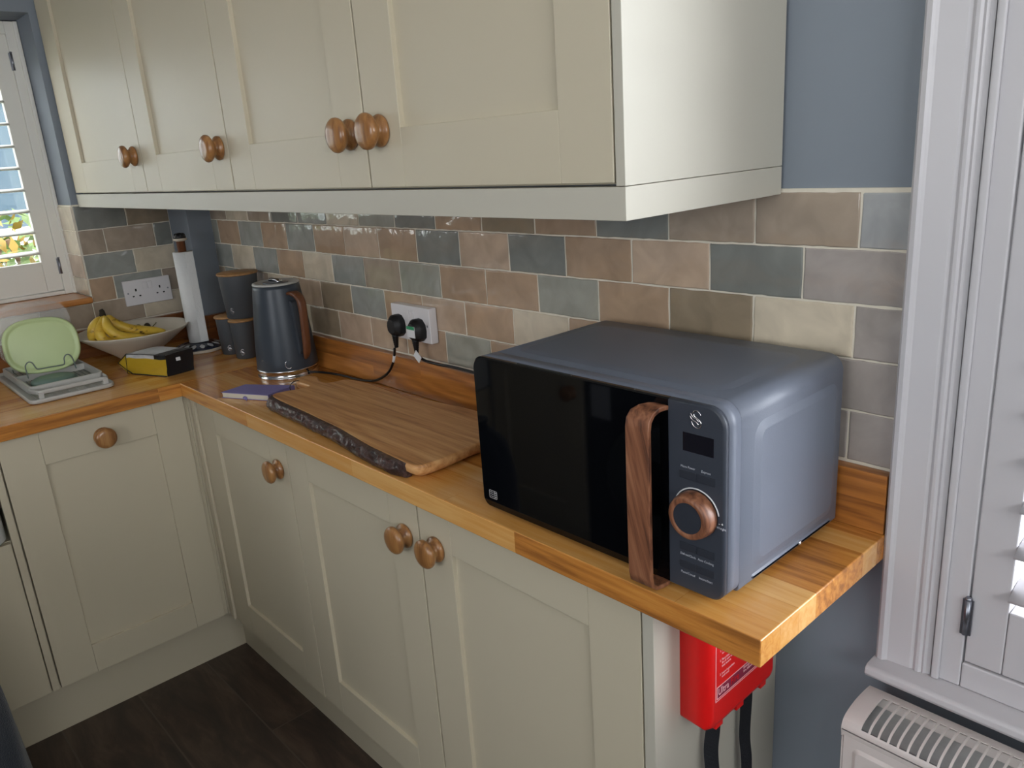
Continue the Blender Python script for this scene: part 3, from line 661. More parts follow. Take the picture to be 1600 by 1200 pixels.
# left run
XDL = -1.684
t = thing('dishwasher', 'cream panelled dishwasher front with one centred oak knob, left run', 'dishwasher', (-1.95, -0.56, FLOOR))
bm = bmesh.new(); box(bm, -2.24, -1.706, -0.783, -0.338, -0.728, -0.0378); obj('body', bm, 'cream', t)
bm = bmesh.new(); shaker(bm, 'X', XDL, 0.02, -0.7805, -0.3360, -0.7285, -0.0395, -0.6910, -0.4190, -0.6465, -0.1270, -1)
d = obj('door', bm, 'cream', t, bevel=0.0009, seg=2); knob(d, (XDL, -0.5500, -0.0925), 'X', 1)
t = thing('base_cabinet', 'cream sink cupboard front at the far left edge beside the dishwasher', 'base cabinet', (-1.95, -1.1, FLOOR))
bm = bmesh.new(); box(bm, -2.24, -1.704, -1.40, -0.786, -0.730, -0.296); obj('carcass', bm, 'cream', t)
bm = bmesh.new(); box(bm, -1.704, XDL, -0.8010, -0.7845, -0.730, -0.0395); obj('filler_strip', bm, 'cream', t, bevel=0.0008)
bm = bmesh.new(); box(bm, -1.704, XDL, -1.0995, -0.8040, -0.7300, -0.2975); obj('door', bm, 'cream', t, bevel=0.001)
bm = bmesh.new(); box(bm, -1.704, XDL, -1.3990, -1.1015, -0.7300, -0.2975); obj('door', bm, 'cream', t, bevel=0.001)
# sink
t = thing('butler_sink', 'white glazed butler sink, just its rounded corner showing at the left edge', 'sink', (-1.95, -1.1, -0.295))
bm = bmesh.new()
out = rrect(-2.20, -1.672, -1.398, -0.8075, 0.03); inn = rrect(-2.175, -1.697, -1.373, -0.8325, 0.02)
loft(bm, [[(x, y, -0.2945) for x, y in rrect(-2.195, -1.680, -1.39, -0.815, 0.03)], [(x, y, -0.284) for x, y in out], [(x, y, -0.022) for x, y in out], [(x, y, -0.013) for x, y in rrect(-2.195, -1.677, -1.393, -0.8125, 0.03)],
          [(x, y, -0.013) for x, y in rrect(-2.18, -1.692, -1.378, -0.8275, 0.02)], [(x, y, -0.022) for x, y in inn], [(x, y, -0.27) for x, y in inn]])
obj('basin', bm, 'sinkware', t)

# ================================================================== OPPOSITE RUN (seen only as a reflection in the oven door)
t = thing('base_cabinet', 'cream shaker cabinet across the room, reflected in the microwave door', 'base cabinet', (-1.55, -1.65, FLOOR))
bm = bmesh.new(); box(bm, -1.66, -1.205, -1.98, -1.402, -0.885, -0.040); obj('carcass', bm, 'cream', t)
bm = bmesh.new(); shaker(bm, 'Y', -1.38, 0.02, -1.658, -1.21, -0.73, -0.10, -1.58, -1.30, -0.65, -0.20, -1); d = obj('door', bm, 'cream', t, bevel=0.001)
knob(d, (-1.255, -1.38, -0.235), 'Y', 1)
t = thing('washing_machine', 'dark washing machine with round door across the room, reflected in the microwave door', 'washing machine', (-0.9, -1.65, FLOOR))
bm = bmesh.new(); box(bm, -1.20, -0.60, -1.98, -1.382, -0.885, -0.040); obj('body', bm, 'mw_button', t, bevel=0.006)
bm = bmesh.new(); lathe(bm, [(0.12, 0.045), (0.16, 0.05), (0.185, 0.035), (0.19, 0.0), (0.11, 0.0)], (-0.90, -1.382, -0.46), 'Y', 40); obj('door_ring', bm, 'slate', t)
bm = bmesh.new(); lathe(bm, [(0.118, 0.0), (0.118, 0.03), (0.08, 0.05), (0.0, 0.06)], (-0.90, -1.382, -0.46), 'Y', 40); obj('door_glass', bm, 'black_glass', t)
bm = bmesh.new(); box(bm, -1.17, -1.09, -1.382, -1.3805, -0.30, -0.19); obj('sticker', bm, 'print_grey', t)
bm = bmesh.new(); box(bm, -1.66, -0.55, -2.0, -1.36, -0.0395, 0.0)
t = obj('worktop', bm, 'oak_x', loc=(-1.2, -1.6, -0.04), bevel=0.002); tag(t, 'oak worktop across the room behind the photographer', 'worktop')

# ================================================================== MICROWAVE
mw = thing('microwave', 'slate grey microwave oven with black glass door and wood-look handle', 'microwave', (-0.216, -0.17, 0.0))
ZB, ZT = 0.008, 0.2535
xl, xr, yf, yb_ = -0.4360, 0.0035, -0.2835, -0.0260
def embossed(bm, rect, r, place, h, w):
    """raised rounded panel: rect outline -> place(u, v, height)"""
    u0, u1, v0, v1 = rect
    rings = [[place(u, v, 0.0) for u, v in rrect(u0, u1, v0, v1, r)], [place(u, v, h * .15) for u, v in rrect(u0 + w * .2, u1 - w * .2, v0 + w * .2, v1 - w * .2, r * .9)],
             [place(u, v, h * .85) for u, v in rrect(u0 + w * .8, u1 - w * .8, v0 + w * .8, v1 - w * .8, r * .7)], [place(u, v, h) for u, v in rrect(u0 + w, u1 - w, v0 + w, v1 - w, r * .6)]]
    loft(bm, rings, cap0=False, cap1=True)
bm = bmesh.new()
rc = (0.006, 0.006, 0.022, 0.022)
loft(bm, [[(x, yf, z) for x, z in rrect(xl + .001, xr - .001, ZB + .001, ZT - .001, 0, n=8, rs=rc)], [(x, yf + .001, z) for x, z in rrect(xl, xr, ZB, ZT, 0, n=8, rs=rc)],
          [(x, yb_ - .006, z) for x, z in rrect(xl, xr, ZB, ZT, 0, n=8, rs=rc)], [(x, yb_, z) for x, z in rrect(xl + .006, xr - .006, ZB + .006, ZT - .006, 0, n=8, rs=rc)]])
embossed(bm, (-0.2540, -0.0430, 0.0260, 0.2200), 0.022, lambda u, v, h: (xr + h, u, v), 0.0032, 0.012)
embossed(bm, (-0.2560, -0.0500, 0.0120, 0.0200), 0.004, lambda u, v, h: (xr + h, u, v), 0.0020, 0.003)
embossed(bm, (-0.4050, -0.0330, -0.2620, -0.0600), 0.030, lambda u, v, h: (u, v, ZT + h), 0.0016, 0.014)
obj('case', bm, 'mw_body', mw)
bm = bmesh.new(); y1 = yf - 0.0006
loft(bm, [[(x, y1, z) for x, z in rrect(xl - .0005, xr + .0005, ZB - .001, ZT + .0005, 0, n=8, rs=(.012, .018, .024, .022))], [(x, -0.309, z) for x, z in rrect(xl - .0005, xr + .0005, ZB - .001, ZT + .0005, 0, n=8, rs=(.012, .018, .024, .022))]])
obj('front_frame', bm, 'mw_body', mw)
xs = -0.0745
bm = bmesh.new()
for a, b, ya, yb2 in ((xl - .0005, xs - .0008, -0.3092, -0.3165),):
    o1 = rrect(a, b, ZB - .001, ZT + .0003, 0, n=8, rs=(.014, 0, 0, .020)); o2 = rrect(a + .0015, b - .0003, ZB + .0005, ZT - .0015, 0, n=8, rs=(.014, 0, 0, .020))
    loft(bm, [[(x, ya, z) for x, z in o1], [(x, yb2 + .002, z) for x, z in o1], [(x, yb2, z) for x, z in o2]], smooth=False)
door = obj('door', bm, 'black_glass', mw, label='glossy black glass door')
bm = bmesh.new()
o1 = rrect(xs, xr + .0003, ZB - .001, ZT + .0003, 0, n=8, rs=(0, .018, .024, 0)); o2 = rrect(xs + .0003, xr - .0025, ZB + .001, ZT - .002, 0, n=8, rs=(0, .016, .022, 0))
loft(bm, [[(x, -0.3092, z) for x, z in o1], [(x, -0.3150, z) for x, z in o1], [(x, -0.3170, z) for x, z in o2]])
cp = obj('control_panel', bm, 'mw_panel', mw)
YP = -0.3170
def fbox(nm, x0, x1, z0, z1, h, mat, par, r=0.0006):
    bm = bmesh.new(); box(bm, x0, x1, YP - h, YP + 0.0004, z0, z1); return obj(nm, bm, mat, par, bevel=r)
fbox('display', -0.0535, -0.0110, 0.1930, 0.2165, 0.0003, 'black_display', cp, 0.0001)
fbox('film_sticker', -0.0740, 0.0010, 0.1800, 0.2290, 0.00012, 'mw_panel', cp, 0.0)
for (x0, x1, z0) in ((-0.0585, -0.0345, 0.1570), (-0.0335, -0.0090, 0.1570), (-0.0585, -0.0345, 0.0615), (-0.0335, -0.0090, 0.0615), (-0.0585, -0.0345, 0.0365), (-0.0335, -0.0090, 0.0365)):
    fbox('button', x0, x1, z0, z0 + 0.0105, 0.0012, 'mw_button', cp, 0.0007)
EX, EZ = (1, 0, 0), (0, 0, 1)
for s_, x, z in (('Micro Power', -0.0465, 0.1725), ('Express', -0.0212, 0.1722), ('Defrost/Clock', -0.0465, 0.0555), ('Auto Cooking', -0.0212, 0.0555), ('Pause/Cancel', -0.0465, 0.0305), ('Instant/Start', -0.0212, 0.0305), ('Weight', 0.0, 0.107)):
    text('lettering', s_, 0.0042, (x, YP - 0.0003, z), EX, EZ, 'print_grey', cp, sx=0.92 if len(s_) > 8 else 1.0)
text('lettering', '- +', 0.0055, (-0.0005, YP - 0.0003, 0.1125), EX, EZ, 'print_white', cp)
# rotary knob with ring
KX, KZ = -0.0345, 0.1165
bm = bmesh.new(); arc = [(KX + 0.0315 * math.cos(R(a)), YP - 0.0004, KZ + 0.0315 * math.sin(R(a))) for a in range(10, 160, 5)]
tube(bm, arc, 0.0009, 6); obj('dial_arc', bm, 'print_white', cp)
bm = bmesh.new(); lathe(bm, [(0.0295, 0.0), (0.0295, -0.003), (0.0290, -0.012), (0.0275, -0.018), (0.0250, -0.0205), (0.0205, -0.0205), (0.0195, -0.0185)], (KX, YP, KZ), 'Y', 48)
kn = obj('dial', bm, 'walnut', cp, label='round wood-look dial'); kn.modifiers.new('normals', 'WEIGHTED_NORMAL').weight = 100
bm = bmesh.new(); lathe(bm, [(0.0195, -0.017), (0.0195, -0.0195), (0.0, -0.0197)], (KX, YP, KZ), 'Y', 40, smooth=False); obj('dial_cap', bm, 'mw_button', cp)
# swan-like S emblem
LX, LZ = -0.0345, 0.2355
def emblem(parent, cx, cy, cz, s, right, up, nrm, r, mat='chrome', name='emblem'):
    cv = [[(0.62, 0.55), (0.42, 0.85), (0.05, 1.0), (-0.28, 0.85), (-0.30, 0.50), (0.0, 0.20), (0.45, -0.05), (0.66, -0.42), (0.50, -0.85), (0.25, -1.0)],
          [(-0.80, 0.30), (-0.50, -0.10), (0.0, -0.30), (0.30, -0.55), (0.20, -0.70)], [(-0.72, 0.62), (-0.40, 0.22), (0.1, 0.0), (0.38, -0.28)], [(-0.62, -0.30), (-0.35, -0.75), (0.0, -0.98), (0.3, -0.98)]]
    bm = bmesh.new(); Rv, Uv, Nv = Vector(right), Vector(up), Vector(nrm); c = Vector((cx, cy, cz))
    for k, pts in enumerate(cv):
        P = [tuple(c + Rv * (a * s) + Uv * (b * s) + Nv * r * 0.5) for a, b in pts]
        tube(bm, spline(P, 6), r, 8, rfun=lambda t, k=k: r * (0.55 + 0.6 * math.sin(PI * min(1, max(0, t)))) * (1.1 if k == 0 else 0.85))
    return obj(name, bm, mat, parent)
emblem(cp, LX, YP - 0.0003, LZ, 0.0105, EX, EZ, (0, -1, 0), 0.0009)
# small oven pictogram on the door
bm = bmesh.new(); yy = -0.3168; px, pz = -0.4120, 0.0300
def line(bm, pts, r=0.0003): tube(bm, pts, r, 5)
o = rrect(px - .0085, px + .0085, pz - .0065, pz + .0065, 0.0015, n=3); line(bm, [(x, yy, z) for x, z in o] + [(o[0][0], yy, o[0][1])])
line(bm, [(px + .0035, yy, pz - .0065), (px + .0035, yy, pz + .0065)])
for k in (-1, 0, 1):
    line(bm, [(px - .0065 + .0018 * i, yy, pz + k * .0036 + (.0006 if i % 2 else -.0006)) for i in range(5)])
    line(bm, [(px + .005, yy, pz + k * .0036), (px + .007, yy, pz + k * .0036)], 0.0005)
obj('pictogram', bm, 'print_white', door)
# handle: wide C-shaped strip
bm = bmesh.new(); path = [(-0.3165, 0.2415), (-0.3230, 0.2425), (-0.3330, 0.2420), (-0.3420, 0.2385), (-0.3480, 0.2310), (-0.3500, 0.2200), (-0.3505, 0.1700), (-0.3505, 0.1200), (-0.3505, 0.0700), (-0.3500, 0.0250), (-0.3475, 0.0140), (-0.3400, 0.0085), (-0.3300, 0.0070), (-0.3165, 0.0070)]
def hshift(z, y): return 0.010 * max(0, (y + 0.345) / 0.03)
rings = []
for i, (y, z) in enumerate(path):
    a = path[max(i - 1, 0)]; b = path[min(i + 1, len(path) - 1)]; ty, tz = b[0] - a[0], b[1] - a[1]; l = math.hypot(ty, tz); ny, nz = -tz / l, ty / l
    th = 0.0030; sh_ = hshift(z, y); x0, x1 = -0.1115 + sh_ * 1.6, -0.0765 + sh_ * .3
    rings.append([(x0, y - ny * th, z - nz * th), (x0, y + ny * th, z + nz * th), (x1, y + ny * th, z + nz * th), (x1, y - ny * th, z - nz * th)])
loft(bm, rings, smooth=False)
obj('handle', bm, 'walnut', mw, bevel=0.0012, seg=3, label='broad wood-look pull handle')
bm = bmesh.new(); lathe(bm, [(0.0042, 0.0), (0.0042, 0.0015), (0.0028, 0.003), (0.0, 0.0034)], (xr, -0.136, 0.0150), 'X', 16); obj('screw', bm, 'chrome', mw)
for x in (-0.40, -0.035):
    for y in (-0.26, -0.05):
        bm = bmesh.new(); lathe(bm, [(0.010, 0.0), (0.012, 0.0082)], (x, y, 0.0), 'Z', 16); obj('foot', bm, 'black_rubber', mw)

# ================================================================== SERVING BOARD
bd = thing('serving_board', 'rustic live-edge oak serving board with bark along its front side', 'board', (-0.92, -0.20, 0.0))
front = [(-1.2440, -0.2780), (-1.2200, -0.2860), (-1.1529, -0.2905), (-1.0700, -0.2930), (-1.0186, -0.2965), (-0.9500, -0.3000), (-0.8986, -0.3035), (-0.8300, -0.3120), (-0.7654, -0.3200), (-0.7100, -0.3230), (-0.6640, -0.3255), (-0.6350, -0.3275)]
right_ = [(-0.6150, -0.3240), (-0.6020, -0.3100), (-0.5980, -0.2700), (-0.6010, -0.2200), (-0.6040, -0.1800), (-0.5900, -0.1400), (-0.5800, -0.1000), (-0.5900, -0.0640)]
back = [(-0.6600, -0.0590), (-0.7651, -0.0600), (-0.8500, -0.0690), (-0.9107, -0.0770), (-0.9600, -0.0850), (-1.0025, -0.0895), (-1.0500, -0.0880), (-1.0874, -0.0856), (-1.1300, -0.0835), (-1.1709, -0.0861), (-1.2000, -0.0930), (-1.2130, -0.1060), (-1.2160, -0.1250)]
neck = [(-1.2250, -0.1420), (-1.2560, -0.1450), (-1.2900, -0.1300), (-1.3150, -0.1320), (-1.3300, -0.1500), (-1.3230, -0.1720), (-1.3000, -0.1850), (-1.2700, -0.1850), (-1.2420, -0.1820), (-1.2330, -0.1930), (-1.2380, -0.2150), (-1.2480, -0.2400), (-1.2520, -0.2640)]
outl = [(p[0], p[1]) for p in spline([(x, y, 0) for x, y in front + right_ + back + neck], 3, cyclic=True)]
def inset(pts, d):
    n = len(pts); res = []
    for i in range(n):
        a, b = Vector(pts[i - 1]), Vector(pts[(i + 1) % n]); t = (b - a).normalized(); nn = Vector((-t.y, t.x)); res.append((pts[i][0] + nn.x * d, pts[i][1] + nn.y * d))
    return res
bm = bmesh.new(); TB = 0.0290
loft(bm, [[(x, y, 0.0003) for x, y in inset(outl, 0.020)], [(x, y, 0.006) for x, y in inset(outl, 0.010)], [(x, y, 0.014) for x, y in inset(outl, 0.001)], [(x, y, 0.024) for x, y in outl], [(x, y, 0.0278) for x, y in inset(outl, 0.0012)], [(x, y, TB) for x, y in inset(outl, 0.004)]])
body = obj('board_body', bm, 'board', bd)
# bark along the front
bm = bmesh.new(); fr = spline([(x, y, 0) for x, y in front], 14); rows_ = 12; rings = []
for i, p in enumerate(fr):
    t_ = i / (len(fr) - 1); endf = min(1, t_ * 14, (1 - t_) * 9); ring = []
    for j in range(rows_ + 1):
        s = j / rows_; bulge = 0.017 * math.sin(PI * (0.22 + 0.66 * s)) * endf + 0.006 * (s ** .8) * endf
        z = 0.0285 - 0.0275 * s; q = Vector((p[0], p[1] - bulge, z))
        nv = noise.fractal(q * 60, 1.0, 2.0, 4) * 0.0075 + noise.fractal(q * 170, 1.0, 2.0, 3) * 0.0030
        if j in (0,): nv = 0
        ring.append((q.x, q.y + 0.001 - nv * endf * math.sin(PI * min(1, s * 1.2 + .1)), max(0.0008, q.z + nv * 0.4)))
    ring.append((p[0], p[1] + 0.012, 0.0008)); ring.append((p[0], p[1] + 0.006, 0.0283)); rings.append(ring)
loft(bm, rings, closed=True)
obj('bark_edge', bm, 'bark', bd, label='dark varnished knobbly bark edge')
bm = bmesh.new()
loop = [(-1.302 + 0.016 * math.cos(a), -0.163 + 0.030 * math.sin(a), 0.0165 + 0.0155 * math.cos(2 * a) * 0 + 0.014) for a in [2 * PI * i / 24 for i in range(24)]]
tube(bm, [(-1.2985, -0.205 + 0.0 + 0.018 * math.cos(a) + .018, 0.0165 + 0.0145 * math.sin(a)) for a in [2 * PI * i / 20 for i in range(20)]], 0.0012, 6, cyclic=True)
obj('string_loop', bm, 'black_rubber', bd, label='thin dark hanging cord')

# ================================================================== KETTLE
KC = (-1.5040, -0.1020)
kt = thing('kettle', 'tall slate grey kettle with brown wood-look handle and steel base', 'kettle', (KC[0], KC[1], 0))
c0 = (KC[0], KC[1], 0)
bm = bmesh.new(); lathe(bm, [(0.0805, 0.022), (0.0810, 0.026), (0.0800, 0.045), (0.0760, 0.100), (0.0710, 0.150), (0.0655, 0.200), (0.0615, 0.235), (0.0600, 0.2440), (0.057, 0.2445)], c0, 'Z', 56); kb = obj('body', bm, 'kettle', kt)
bm = bmesh.new(); lathe(bm, [(0.080, 0.0), (0.0815, 0.0005), (0.0815, 0.003), (0.0795, 0.004), (0.0795, 0.018), (0.0820, 0.019), (0.0820, 0.0225), (0.079, 0.0225)], c0, 'Z', 56); obj('base', bm, 'chrome', kt, label='polished steel base ring')
bm = bmesh.new(); lathe(bm, [(0.0595, 0.2445), (0.0612, 0.2460), (0.0600, 0.2495), (0.0540, 0.2510), (0.050, 0.2475), (0.0, 0.2470)], c0, 'Z', 48); ld = obj('lid', bm, 'rack', kt, label='pale grey lid with dark sight ring')
bm = bmesh.new(); lathe(bm, [(0.040, 0.2470), (0.040, 0.2495), (0.037, 0.2505), (0.0, 0.2508)], c0, 'Z', 36, sx=1.0, sy=0.8); obj('lid_insert', bm, 'grey_steel', ld)
bm = bmesh.new(); tube(bm, [(KC[0] - 0.026, KC[1], 0.2508), (KC[0] - 0.02, KC[1], 0.256), (KC[0] + 0.02, KC[1], 0.256), (KC[0] + 0.026, KC[1], 0.2508)], 0.005, 10, flat=(0.7, 1.6)); obj('lid_grip', bm, 'chrome', ld)
th = R(6); dv = Vector((math.cos(th), math.sin(th), 0)); pv = Vector((-dv.y, dv.x, 0))
def kp(r, z): return Vector((KC[0], KC[1], 0)) + dv * r + Vector((0, 0, z))
hp = [kp(0.054, 0.222), kp(0.075, 0.224), kp(0.095, 0.219), kp(0.106, 0.206), kp(0.109, 0.185), kp(0.108, 0.150), kp(0.106, 0.115), kp(0.103, 0.085), kp(0.097, 0.062), kp(0.088, 0.050)]
bm = bmesh.new(); P = [Vector(p) for p in spline(hp, 6)]; rings = []
for i, p in enumerate(P):
    t_ = (P[min(i + 1, len(P) - 1)] - P[max(i - 1, 0)]).normalized(); n_ = pv.cross(t_).normalized(); u = i / (len(P) - 1)
    w = 0.0125 - 0.003 * u if u < .85 else 0.010 * (1 - (u - .85) / .15 * .7); h_ = 0.0048 if u < .12 else (0.0068 if u < .85 else 0.0068 - (u - .85) * .02)
    rings.append([tuple(p + pv * w * math.copysign(abs(math.cos(a)) ** .6, math.cos(a)) + n_ * h_ * math.copysign(abs(math.sin(a)) ** .6, math.sin(a))) for a in [2 * PI * k / 14 for k in range(14)]])
loft(bm, rings); obj('handle', bm, 'brown_wood', kt, label='brown wood-look handle')
bm = bmesh.new()
for sgn_ in (1,):
    rings = []
    for z in (0.060, 0.075, 0.12, 0.17, 0.20, 0.205):
        r = 0.0805 - (z - 0.02) * 0.085; d = 0.009 if 0.06 < z < .205 else 0.001
        rings.append([tuple(kp(r - .004, z) - pv * 0.011), tuple(kp(r + d, z) - pv * 0.008), tuple(kp(r + d, z) + pv * 0.008), tuple(kp(r - .004, z) + pv * 0.011)])
    loft(bm, rings, smooth=False)
obj('water_gauge', bm, 'clear_dark', kt, bevel=0.001, label='smoky water gauge behind the handle')
def on_body(ang, z, dr=0.0):
    r = 0.0805 - (z - 0.02) * 0.0855 + dr; return Vector((KC[0] + r * math.cos(ang), KC[1] + r * math.sin(ang), z))
ang0 = R(-24); bm = bmesh.new()
tube(bm, [tuple(on_body(ang0 + 0.115 * math.cos(R(a)), 0.040 + 0.0105 * math.sin(R(a)), 0.0006)) for a in range(50, 320, 10)], 0.0011, 6); obj('emblem_ring', bm, 'chrome', kt)
a1 = R(-78); c = on_body(a1, 0.046, 0.0004); emblem(kt, c.x, c.y, c.z, 0.008, (-math.sin(a1), math.cos(a1), 0), EZ, (math.cos(a1), math.sin(a1), 0), 0.0006)
bm = bmesh.new()
pp = spline([kp(0.079, 0.008) + Vector((0, .012, 0)), Vector((-1.40, -0.060, 0.006)), Vector((-1.33, -0.040, 0.0045)), Vector((-1.257, -0.036, 0.0045)), Vector((-1.19, -0.036, 0.012)), Vector((-1.145, -0.037, 0.027)), Vector((-1.105, -0.039, 0.050)), Vector((-1.078, -0.041, 0.078)), Vector((-1.0655, -0.043, 0.100)), Vector((-1.0600, -0.044, 0.116))], 8)
tube(bm, pp, 0.0032, 10); cord = obj('power_cord', bm, 'black_rubber', kt)
bm = bmesh.new(); tube(bm, pp[-16:-9], 0.0037, 10); obj('cord_sticker', bm, 'print_white', cord, label='white tag wrapped on the cord')
# plugs: one per appliance
def plug(parent, x, zc, label_strip=False):
    y0 = -0.0475
    bm = bmesh.new()
    out = [(0.0, 0.027), (0.012, 0.025), (0.022, 0.014), (0.0245, 0.0), (0.022, -0.016), (0.012, -0.024), (-0.012, -0.024), (-0.022, -0.016), (-0.0245, 0.0), (-0.022, 0.014), (-0.012, 0.025)]
    def ring(s, y, dz=0): return [(x + a * s, y, zc + b * s + dz) for a, b in out]
    loft(bm, [ring(1.0, -0.0215), ring(1.0, -0.034), ring(0.93, -0.040), ring(0.62, -0.0485)], smooth=False)
    pl = obj('plug', bm, 'black_matte', parent, bevel=0.0012, label='black moulded plug')
    bm = bmesh.new()
    pr = []
    for i in range(13):
        z = zc - 0.020 - i * 0.0026; r = 0.0078 - i * 0.0003 + (0.0008 if i % 2 else 0); pr.append((r, z))
    lathe(bm, [(r, z) for r, z in reversed(pr)], (x, -0.0385, 0.0), 'Z', 14); obj('strain_relief', bm, 'black_rubber', pl)
    if label_strip:
        bm = bmesh.new(); box(bm, x - 0.0145, x + 0.0145, -0.0492, -0.0480, zc - 0.013, zc + 0.013); s = obj('plug_label', bm, 'print_white', pl, label='white and green plug label')
        bm = bmesh.new(); box(bm, x - 0.0145, x + 0.0145, -0.0495, -0.0491, zc + 0.006, zc + 0.013)
        return pl
    return pl
plug(kt, -1.0600, 0.168)
plug(mw, -0.9800, 0.166, True)
bm = bmesh.new(); box(bm, -0.9945, -0.9655, -0.0496, -0.0493, 0.1715, 0.179); obj('green_label_band', bm, plain('green_print', '2f8f62', 0.5, mottle=0.0), mw)
bm = bmesh.new()
pp = spline([(-0.980, -0.0385, 0.118), (-0.975, -0.038, 0.110), (-0.962, -0.036, 0.102), (-0.940, -0.034, 0.0985), (-0.905, -0.032, 0.0975), (-0.870, -0.030, 0.0985), (-0.82, -0.028, 0.0975), (-0.77, -0.027, 0.0950), (-0.70, -0.027, 0.088), (-0.60, -0.0275, 0.07), (-0.50, -0.028, 0.05), (-0.42, -0.0265, 0.05)], 8)
tube(bm, pp, 0.0031, 10); obj('power_cord', bm, 'black_rubber', mw)
bm = bmesh.new(); box(bm, -0.9835, -0.9595, -0.0440, -0.0425, 0.1000, 0.1180)
bmesh.ops.rotate(bm, verts=bm.verts, cent=(-0.972, -0.043, 0.109), matrix=Matrix.Rotation(R(38), 3, 'Y')); obj('cord_tag', bm, 'print_white', mw, label='small white paper tag folded round the cord')

# ================================================================== SOCKETS
def socket(label, org, right, outw, depth, full=True, w=0.1490, h=0.0815):
    """twin switched socket; org = plate centre on the wall"""
    t = thing('wall_socket', label, 'socket', org); Rv, Ov, o = Vector(right), Vector(outw), Vector(org)
    def bxs(bm, u0, u1, z0, z1, d0, d1):
        q = [o + Rv * u + Vector((0, 0, z)) + Ov * d for u in (u0, u1) for z in (z0, z1) for d in (d0, d1)]
        xs_, ys_, zs_ = zip(*[tuple(p) for p in q]); box(bm, min(xs_), max(xs_), min(ys_), max(ys_), min(zs_), max(zs_))
    bm = bmesh.new(); bxs(bm, -w / 2, w / 2, -h / 2, h / 2, 0.0005, depth); pl = obj('face_plate', bm, 'socket', t, bevel=0.0022, seg=3)
    for u in (-0.008, 0.008):
        bm = bmesh.new(); bxs(bm, u - 0.0068, u + 0.0068, 0.008, 0.031, depth - .001, depth + 0.0022); obj('rocker_switch', bm, 'socket', t, bevel=0.001)
    for c in (-0.038, 0.038):
        bm = bmesh.new()
        bxs(bm, c - 0.0026, c + 0.0026, 0.004, 0.0125, depth - .001, depth + 0.0003); bxs(bm, c - 0.0135, c - 0.0075, -0.0135, -0.0092, depth - .001, depth + 0.0003); bxs(bm, c + 0.0075, c + 0.0135, -0.0135, -0.0092, depth - .001, depth + 0.0003)
        obj('pin_holes', bm, 'hole', t)
    for c in (-0.0635, 0.0635):
        bm = bmesh.new(); q = o + Rv * c + Ov * (depth + .0001)
        lathe(bm, [(0.0028, 0.0), (0.0028, 0.0002)], tuple(q), 'Y' if abs(Ov.y) > .5 else 'X', 12); obj('screw', bm, 'grey_steel', t)
    return t
socket('white twin wall socket with two black plugs, on the tiles behind the kettle cord', (-1.0155, -0.0008, 0.1770), (1, 0, 0), (0, -1, 0), 0.0215)
socket('white twin wall socket with nothing plugged in, on the left wall tiles', (XL + 0.0008, -0.1890, 0.1770), (0, 1, 0), (1, 0, 0), 0.0105)

# ================================================================== CANISTERS
def canister(label, cx, cy, z0, rb, rt, h, ang, group='slate grey canisters with wooden lids'):
    t = thing('canister', label, 'canister', (cx, cy, z0), group=group)
    bm = bmesh.new(); lathe(bm, [(rb - .002, z0), (rb, z0 + .002), (rt - .002, z0 + h - .008), (rt - .002, z0 + h - .006)], (cx, cy, 0), 'Z', 44); obj('pot', bm, 'slate', t)
    bm = bmesh.new(); lathe(bm, [(rt - .004, z0 + h - .0058), (rt + .0015, z0 + h - .0055), (rt + .002, z0 + h - .002), (rt + .001, z0 + h), (0, z0 + h)], (cx, cy, 0), 'Z', 44); obj('lid', bm, 'lidwood', t, label='pale wooden lid')
    a = R(ang); rr = rb + (rt - rb) * 0.16; c = Vector((cx + rr * math.cos(a), cy + rr * math.sin(a), z0 + h * .19))
    emblem(t, c.x, c.y, c.z, 0.0085, (-math.sin(a), math.cos(a), 0), EZ, (math.cos(a), math.sin(a), 0), 0.0006)
    return t
canister('grey canister with a wooden lid standing on the worktop, the left of the bottom two', -1.8790, -0.0920, 0.0, 0.0345, 0.0405, 0.1170, -40)
canister('small grey canister with a wooden lid standing on the worktop right beside the kettle', -1.7830, -0.0930, 0.0, 0.0310, 0.0375, 0.1170, -45)
canister('largest grey canister with a wooden lid, stacked on top of the other two', -1.8130, -0.0700, 0.1172, 0.0480, 0.0575, 0.1330, -62)

# ================================================================== PAPER TOWEL HOLDER
tx, ty = -2.0240, -0.1400
t = thing('paper_towel_holder', 'navy patterned pottery paper towel holder with wooden pole', 'kitchen roll holder', (tx, ty, 0))
bm = bmesh.new(); lathe(bm, [(0.075, 0.0), (0.0785, 0.002), (0.0785, 0.008), (0.077, 0.010)], (tx, ty, 0), 'Z', 48); obj('foot_rim', bm, 'bowl', t, label='cream unglazed rim')
bm = bmesh.new(); lathe(bm, [(0.0770, 0.0095), (0.074, 0.014), (0.055, 0.021), (0.030, 0.025), (0.0, 0.025)], (tx, ty, 0), 'Z', 48); obj('base', bm, 'plate', t, label='navy pottery base painted with white petals')
bm = bmesh.new(); lathe(bm, [(0.0125, 0.025), (0.0125, 0.342), (0.0, 0.342)], (tx, ty, 0), 'Z', 20); obj('pole', bm, 'brown_wood', t)
bm = bmesh.new(); lathe(bm, [(0.012, 0.341), (0.0195, 0.344), (0.0205, 0.348), (0.018, 0.351)], (tx, ty, 0), 'Z', 24); obj('cap', bm, 'bowl', t)
bm = bmesh.new(); lathe(bm, [(0.0185, 0.350), (0.0170, 0.358), (0.010, 0.364), (0.004, 0.366), (0, 0.3665)], (tx, ty, 0), 'Z', 24)
for k in range(7):
    a = 2 * PI * k / 7; lathe(bm, [(0.001, -0.005), (0.005, -0.002), (0.0055, 0.002), (0.001, 0.006)], (tx + 0.012 * math.cos(a), ty + 0.012 * math.sin(a), 0.359), 'Z', 8)
